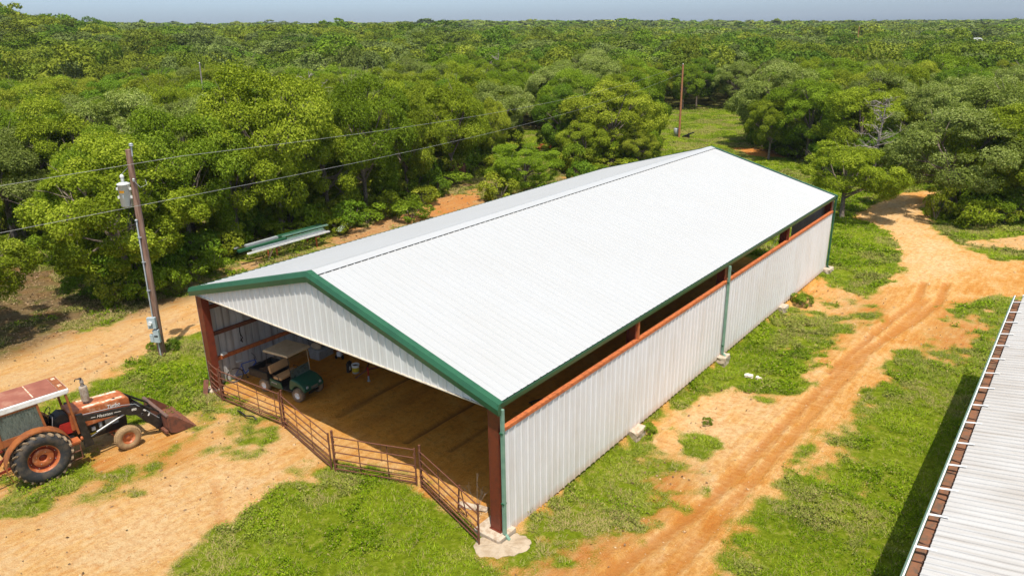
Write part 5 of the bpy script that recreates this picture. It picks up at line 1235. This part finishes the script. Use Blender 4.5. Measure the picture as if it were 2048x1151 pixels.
x, y = gp(1372, 276); m = MB(); m.bar((x-.5, y, .15), (x+.9, y+.4, .75), .5, .12); m.bar((x+.2, y, .1), (x+.3, y+.2, .6), .3, .1); m.bar((x-.4, y+.3, .1), (x+.5, y-.2, .25), .2, .3); tag(m.build('dark_scrap', MT['black']), 'heap of dark scrap lying right of the bare meadow pole', 'scrap')
# ------------------------------------------------------------------ stack of trim and stands left of the barn
def stand(x, y, h, label, rz=0):
    t = thing('pipe_stand', label, 'stand', (x, y, 0), rz)
    for s in (-.5, .5):
        m = MB(); m.bar((s, 0, 0), (s, 0, h), .07, .07); m.build('leg', MT['orange_iron'], t)
    m = MB(); m.bar((-.9, 0, h), (.9, 0, h), .08, .08); m.build('crossbar', MT['rust'], t)
    m = MB(); m.bar((-.5, 0, .1), (.5, .0, h-.1), .04); m.build('brace', MT['rust'], t); return t
stand(-13.9, 12.5, .75, 'rusty stand under the near end of the green trim stack'); stand(-13.9, 15.6, .75, 'rusty stand under the far end of the green trim stack')
TS = [(-13.15, 10.3, 16.6, .84, 'chan', 'white', 'longest pale white channel nearest the barn in the trim stack'), (-13.35, 11.0, 16.4, .90, 'chan', 'galv', 'second pale white channel of the trim stack'),
      (-13.58, 10.9, 16.3, .86, 'chan', 'galv', 'grey channel lying between white and green ones in the trim stack'), (-13.9, 10.1, 13.6, .90, 'box', 'green_trim', 'thick dark green gutter length at the near end of the trim stack'),
      (-13.95, 13.3, 16.7, .88, 'chan', 'green_pale', 'faded green channel on the far half of the trim stack'), (-14.3, 10.9, 13.3, .98, 'box', 'galv', 'short grey box section lying on top of the trim stack'),
      (-14.6, 13.1, 17.0, .95, 'box', 'green_trim', 'dark green length at the back far end of the trim stack'), (-14.9, 10.4, 13.0, .86, 'chan', 'galv', 'pale edged length at the back near end of the trim stack'),
      (-14.25, 13.6, 17.2, 1.02, 'chan', 'green_pale', 'topmost faded green channel at the far end of the trim stack')]
for (x, y0, y1, z, kd, mm, lb) in TS:
    w_ = .16 if kd == 'chan' else .24; m = MB(); dx = random.uniform(-.12, .12)
    a, b = Vector((x, y0, z)), Vector((x+dx, y1, z+.03))
    if kd == 'chan': m.bar(a, b, w_, .012); m.bar(a+Vector((w_/2-.01, 0, .04)), b+Vector((w_/2-.01, 0, .04)), .012, .08); m.bar(a+Vector((-w_/2+.01, 0, .04)), b+Vector((-w_/2+.01, 0, .04)), .012, .08)
    else: m.bar(a+Vector((0, 0, .05)), b+Vector((0, 0, .05)), w_, .14)
    tag(m.build('metal_trim', MT[mm]), lb, 'metal trim', 'lengths of metal trim stacked on rusty stands')
m = MB(); m.bar((-13.55, 11.9, 0), (-13.45, 12.35, .85), .22, .03); tag(m.build('leaning_board', MT['tan_roof']), 'pale board leaning against the near trim stand', 'board')
m = MB(); m.box((-14.4, 18.6, .55), (.5, .9, .06), Matrix.Rotation(.5, 3, 'X')); tag(m.build('blue_grey_sheet', MT['grey_box']), 'blue-grey metal sheet in the weeds beyond the trim stack', 'sheet')
# rusty pipes far behind
x, y = gp(1096, 306)
for i in range(7):
    m = MB(); yy = (i-3)*.26; m.bar((x-1.4+random.uniform(-.2, .2), y+yy, .7+.1*(i % 2)), (x+1.5+random.uniform(-.2, .2), y+yy+.3, .7+.1*(i % 2)), .14, .12)
    tag(m.build('red_beam', MT['orange_iron'] if i != 3 else MT['red_iron']), 'rust red steel beam of the stack in the small clearing behind the barn' if i != 3 else 'darkest beam in the middle of the rust red stack in the clearing', 'steel beam', 'rust red beams stacked in the clearing')
stand(x-.8, y, .62, 'left stand under the rust red beams in the clearing', PI/2); stand(x+.9, y+.2, .62, 'right stand under the rust red beams in the clearing', PI/2)
x, y = gp(918, 360); t = thing('old_trailer', 'dark rusty box trailer half hidden under the oaks behind the barn', 'trailer', (x, y, 0), .6)
m = MB(); m.box((0, 0, 1.0), (1.3, 2.2, 1.1)); m.build('trailer_body', MT['rust_plate'], t, .03)
for s in (-1, 1): m = MB(); m.lathe([(.001, -.09), (.3, -.09), (.33, 0), (.3, .09), (.001, .09)], (s*.75, 0, .33), 'x', 18); m.build('wheel', MT['rubber'], t)
x, y = gp(868, 358)
for i in range(4): rough_block('scrap_block', (x+.8*i-.8, y+.5*math.sin(i*2), 0), (.9, .5, .3+.1*(i % 2)), i, ['leftmost', 'second', 'third', 'rightmost'][i]+' of the grey scrap lumps left of the dark trailer', 40+i, .06, 'scrap', MT['deadwood'])
# building far off on the right
x, y = FB
t = thing('distant_barn', 'far white-roofed building among the trees near the right skyline', 'barn', (x, y, max(gz(x, y), .9)), math.radians(38))
m = MB(); m.box((0, 0, 2.2), (6.4, 5, 4.4)); m.build('wall', MT['wall_white'], t)
m = MB(); m.prism([(-2.9, 4.3), (0, 5.3), (2.9, 4.3), (2.9, 4.45), (0, 5.5), (-2.9, 4.45)], -3.5, 3.5, 'x'); m.build('roof', MT['roof_white'], t)
m = MB(); m.box((1.2, -2.52, 1.3), (2.2, .06, 2.6)); m.build('door', MT['grey_box'], t)
# ------------------------------------------------------------------ dead trees and shrubs
def dead_tree(x, y, h, label, seed, spread=.5):
    R = random.Random(seed); t = thing('dead_tree', label, 'dead tree', (x, y, gz(x, y))); m = MB(); m.path([(0, 0, -.2), (R.uniform(-.2, .2), R.uniform(-.2, .2), h*.5), (R.uniform(-.3, .3), R.uniform(-.3, .3), h)], .1, 7, [.15, .10, .02]); m.build('trunk', MT['deadwood'], t)
    b = MB()
    for i in range(34):
        z = h*R.uniform(.25, .95); a = R.uniform(0, 2*PI); L = h*spread*R.uniform(.5, 1)*(1.1-z/h*.6); e = Vector((math.cos(a)*L, math.sin(a)*L, z+L*R.uniform(.0, .7))); s = Vector((0, 0, z)); md = s.lerp(e, .5)+Vector((0, 0, R.uniform(-.2, .3)))
        b.path([s, md, e], .03, 5, [.05, .03, .008])
        for k in range(6):
            u = R.uniform(.3, 1); q_ = s.lerp(e, u); w = q_+Vector((R.uniform(-1, 1), R.uniform(-1, 1), R.uniform(-.2, .9)))*L*.38; b.path([q_, (q_+w)/2+Vector((0, 0, .06)), w], .012, 4, [.018, .012, .005])
    b.build('branches', MT['deadwood'], t)
x, y = gp(1742, 372); dead_tree(x, y, 7.6, 'grey leafless tree standing between the freestanding clump and the track bend', 5, .36)
x, y = gp(2040, 300); dead_tree(x, y, 9.2, 'grey leafless tree in the wood at the right edge', 6, .34)
x, y = gp(1000, 230); dead_tree(x, y, 10.3, 'leafless grey top among the oaks above the small clearing', 8, .32)
x, y = gp(640, 370); dead_tree(x, y, 10.3, 'leafless grey top among the oaks above the green trim stack', 9, .3)
SB = []
for i in range(3):
    V, T, cs = crown(900+i, 1.0, 1.15, .0, 16, 2600, .055, 1.0, .34); k = len(V)//4
    o = np_mesh('foliage', V, np.arange(4*k).reshape(-1, 4), MT['leaf'], {'tint': ('FACE', T)}); SB.append(o.data); bpy.data.objects.remove(o)
stm = MB()
for i in range(7): a = i*.9; stm.path([(0, 0, -.05), (.2*math.cos(a), .2*math.sin(a), .35), (.5*math.cos(a), .5*math.sin(a), .8)], .015, 4)
so_ = stm.build('stem', MT['bark']); SM = so_.data; bpy.data.objects.remove(so_)
def shrub(px, py, r, h, tone, label, group=None):
    x, y = gp(px, py); t = thing('shrub', label, 'shrub', (x, y, gz(x, y)), random.uniform(0, 6), group); t.scale = (r, r, h/1.1)
    o = bpy.data.objects.new('foliage', SB[random.randint(0, 2)]); COL.objects.link(o); o.parent = t; o.color = (*TONE[tone], 1)
    o = bpy.data.objects.new('stem', SM); COL.objects.link(o); o.parent = t
shrub(1415, 834, .22, .28, 'green', 'single dark green weed bush on the bare dirt in front of the side wall')
shrub(1606, 600, .55, .6, 'green', 'leafy bush between the last two footings and the track')
shrub(1597, 596, .3, .4, 'yellow', 'small pale bush touching the leafy bush near the far footing')
shrub(345, 700, .35, .5, 'deep', 'dark weed bush right of the utility pole foot')
shrub(308, 700, .3, .4, 'green', 'small weed bush left of the utility pole foot')
shrub(1500, 770, .2, .2, 'green', 'low weed tuft at the lower end of the grass patch by the pale rocks')
shrub(1300, 850, .3, .35, 'green', 'weed tuft right of the second footing from the camera')
UG = 'undergrowth bushes along the wood edge'
ul = [(430, 545), (455, 515), (500, 478), (530, 470), (585, 476), (620, 462), (665, 452), (700, 458), (735, 448), (770, 436), (800, 420), (850, 408), (870, 392), (905, 372), (940, 352), (300, 600), (230, 605), (185, 590), (350, 585),
      (150, 560), (100, 525), (545, 455), (600, 448), (480, 455), (440, 500), (395, 560), (990, 345), (1010, 338), (820, 440), (680, 470), (1100, 398), (1000, 402), (1160, 372), (1200, 352), (1260, 345), (1700, 360), (1760, 385), (1650, 350), (1860, 368), (1940, 452), (2010, 448), (1870, 440)]
for i, (a, b) in enumerate(ul):
    near = 'left of the utility pole' if a < 300 else 'right of the utility pole' if a < 470 else 'around the green trim stack' if a < 680 else 'along the orange bank behind the barn' if a < 1030 else 'behind the ridge' if a < 1400 else 'beside the track bend'
    tn = ['green', 'yellow', 'deep', 'green', 'olive'][i % 5]
    shrub(a, b, random.uniform(.9, 1.7), random.uniform(1.0, 2.1), tn, '%s undergrowth bush at the wood edge %s' % (COLN[tn], near), UG)
for P_ in OPEN[:1]:
    A = np.array(P_); ctr = A.mean(0); L_ = 0
    for i in range(len(A)):
        p, q_ = A[i], A[(i+1) % len(A)]; n_ = int(np.hypot(*(q_-p))/1.5)
        for j in range(n_):
            e = p+(q_-p)*(j+random.random())/n_; nrm_ = np.array([q_[1]-p[1], p[0]-q_[0]]); nrm_ /= np.hypot(*nrm_)+1e-6
            if is_open(e[0]+nrm_[0]*.5, e[1]+nrm_[1]*.5): nrm_ = -nrm_
            e = e+nrm_*random.uniform(.6, 3.2); ok_, c_ = in_view(np.array([e[0]]), np.array([e[1]]), 0, 20)
            if not ok_[0] or c_[0] > 95 or e[0] > 13 and e[1] < 36: continue
            dx, dy = e[0]-CAM[0], e[1]-CAM[1]; c = dx*fw[0]+dy*fw[1]-CAM[2]*fw[2]*-1*0; u = 1024+F_PX*(dx*rt[0]+dy*rt[1])/c_[0]
            near = 'left of the utility pole' if u < 300 else 'right of the utility pole' if u < 470 else 'around the green trim stack' if u < 680 else 'along the orange bank behind the barn' if u < 1030 else 'behind the ridge' if u < 1400 else 'beside the track bend'
            tn = random.choice(['green', 'deep', 'green', 'olive', 'yellow']); t = thing('shrub', '%s undergrowth bush at the wood edge %s' % (COLN[tn], near), 'shrub', (e[0], e[1], gz(*e)), random.uniform(0, 6), UG)
            r = random.uniform(1.1, 2.1); t.scale = (r, r, random.uniform(1.2, 2.9)/1.1)
            o = bpy.data.objects.new('foliage', SB[random.randint(0, 2)]); COL.objects.link(o); o.parent = t; o.color = (*TONE[tn], 1)
            o = bpy.data.objects.new('stem', SM); COL.objects.link(o); o.parent = t
# bare dead weed behind the last panel
m = MB(); R = random.Random(2)
for i in range(7):
    a = R.uniform(0, 6.28); e = Vector((14.1+.35*math.cos(a), .35+.35*math.sin(a), R.uniform(.6, 1.25))); s = Vector((14.1, .35, 0)); q_ = s.lerp(e, .5)+Vector((0, 0, .15)); m.path([s, q_, e], .004, 4)
    for k in range(3): w = e+Vector((R.uniform(-.15, .15), R.uniform(-.15, .15), R.uniform(-.1, .15))); m.path([q_.lerp(e, R.uniform(0, .8)), w], .0025, 3)
tag(m.build('dead_weed', MT['deadwood']), 'tall leafless dead weed behind the last corral panel', 'weed')

# ------------------------------------------------------------------ summer haze
hz = MB(); zt = float(max(GZ.max()+16, 45)); zb_ = float(GZ.min()-3)
hz.add([(x, y, z) for x in (-2900, 2900) for y in (-2900, 3150) for z in (zb_, zt)], [(0, 1, 3, 2), (4, 6, 7, 5), (0, 4, 5, 1), (2, 3, 7, 6), (0, 2, 6, 4), (1, 5, 7, 3)])
hm = bpy.data.materials.new('haze'); hm.use_nodes = True; hn = hm.node_tree.nodes; hn.remove(hn['Principled BSDF'])
pv = hn.new('ShaderNodeVolumePrincipled'); pv.inputs['Color'].default_value = (.80, .88, 1, 1); pv.inputs['Density'].default_value = .0001
hm.node_tree.links.new(pv.outputs[0], hn['Material Output'].inputs['Volume'])
tag(hz.build('haze', hm), 'thin summer haze over the wood', 'haze', kind='stuff')
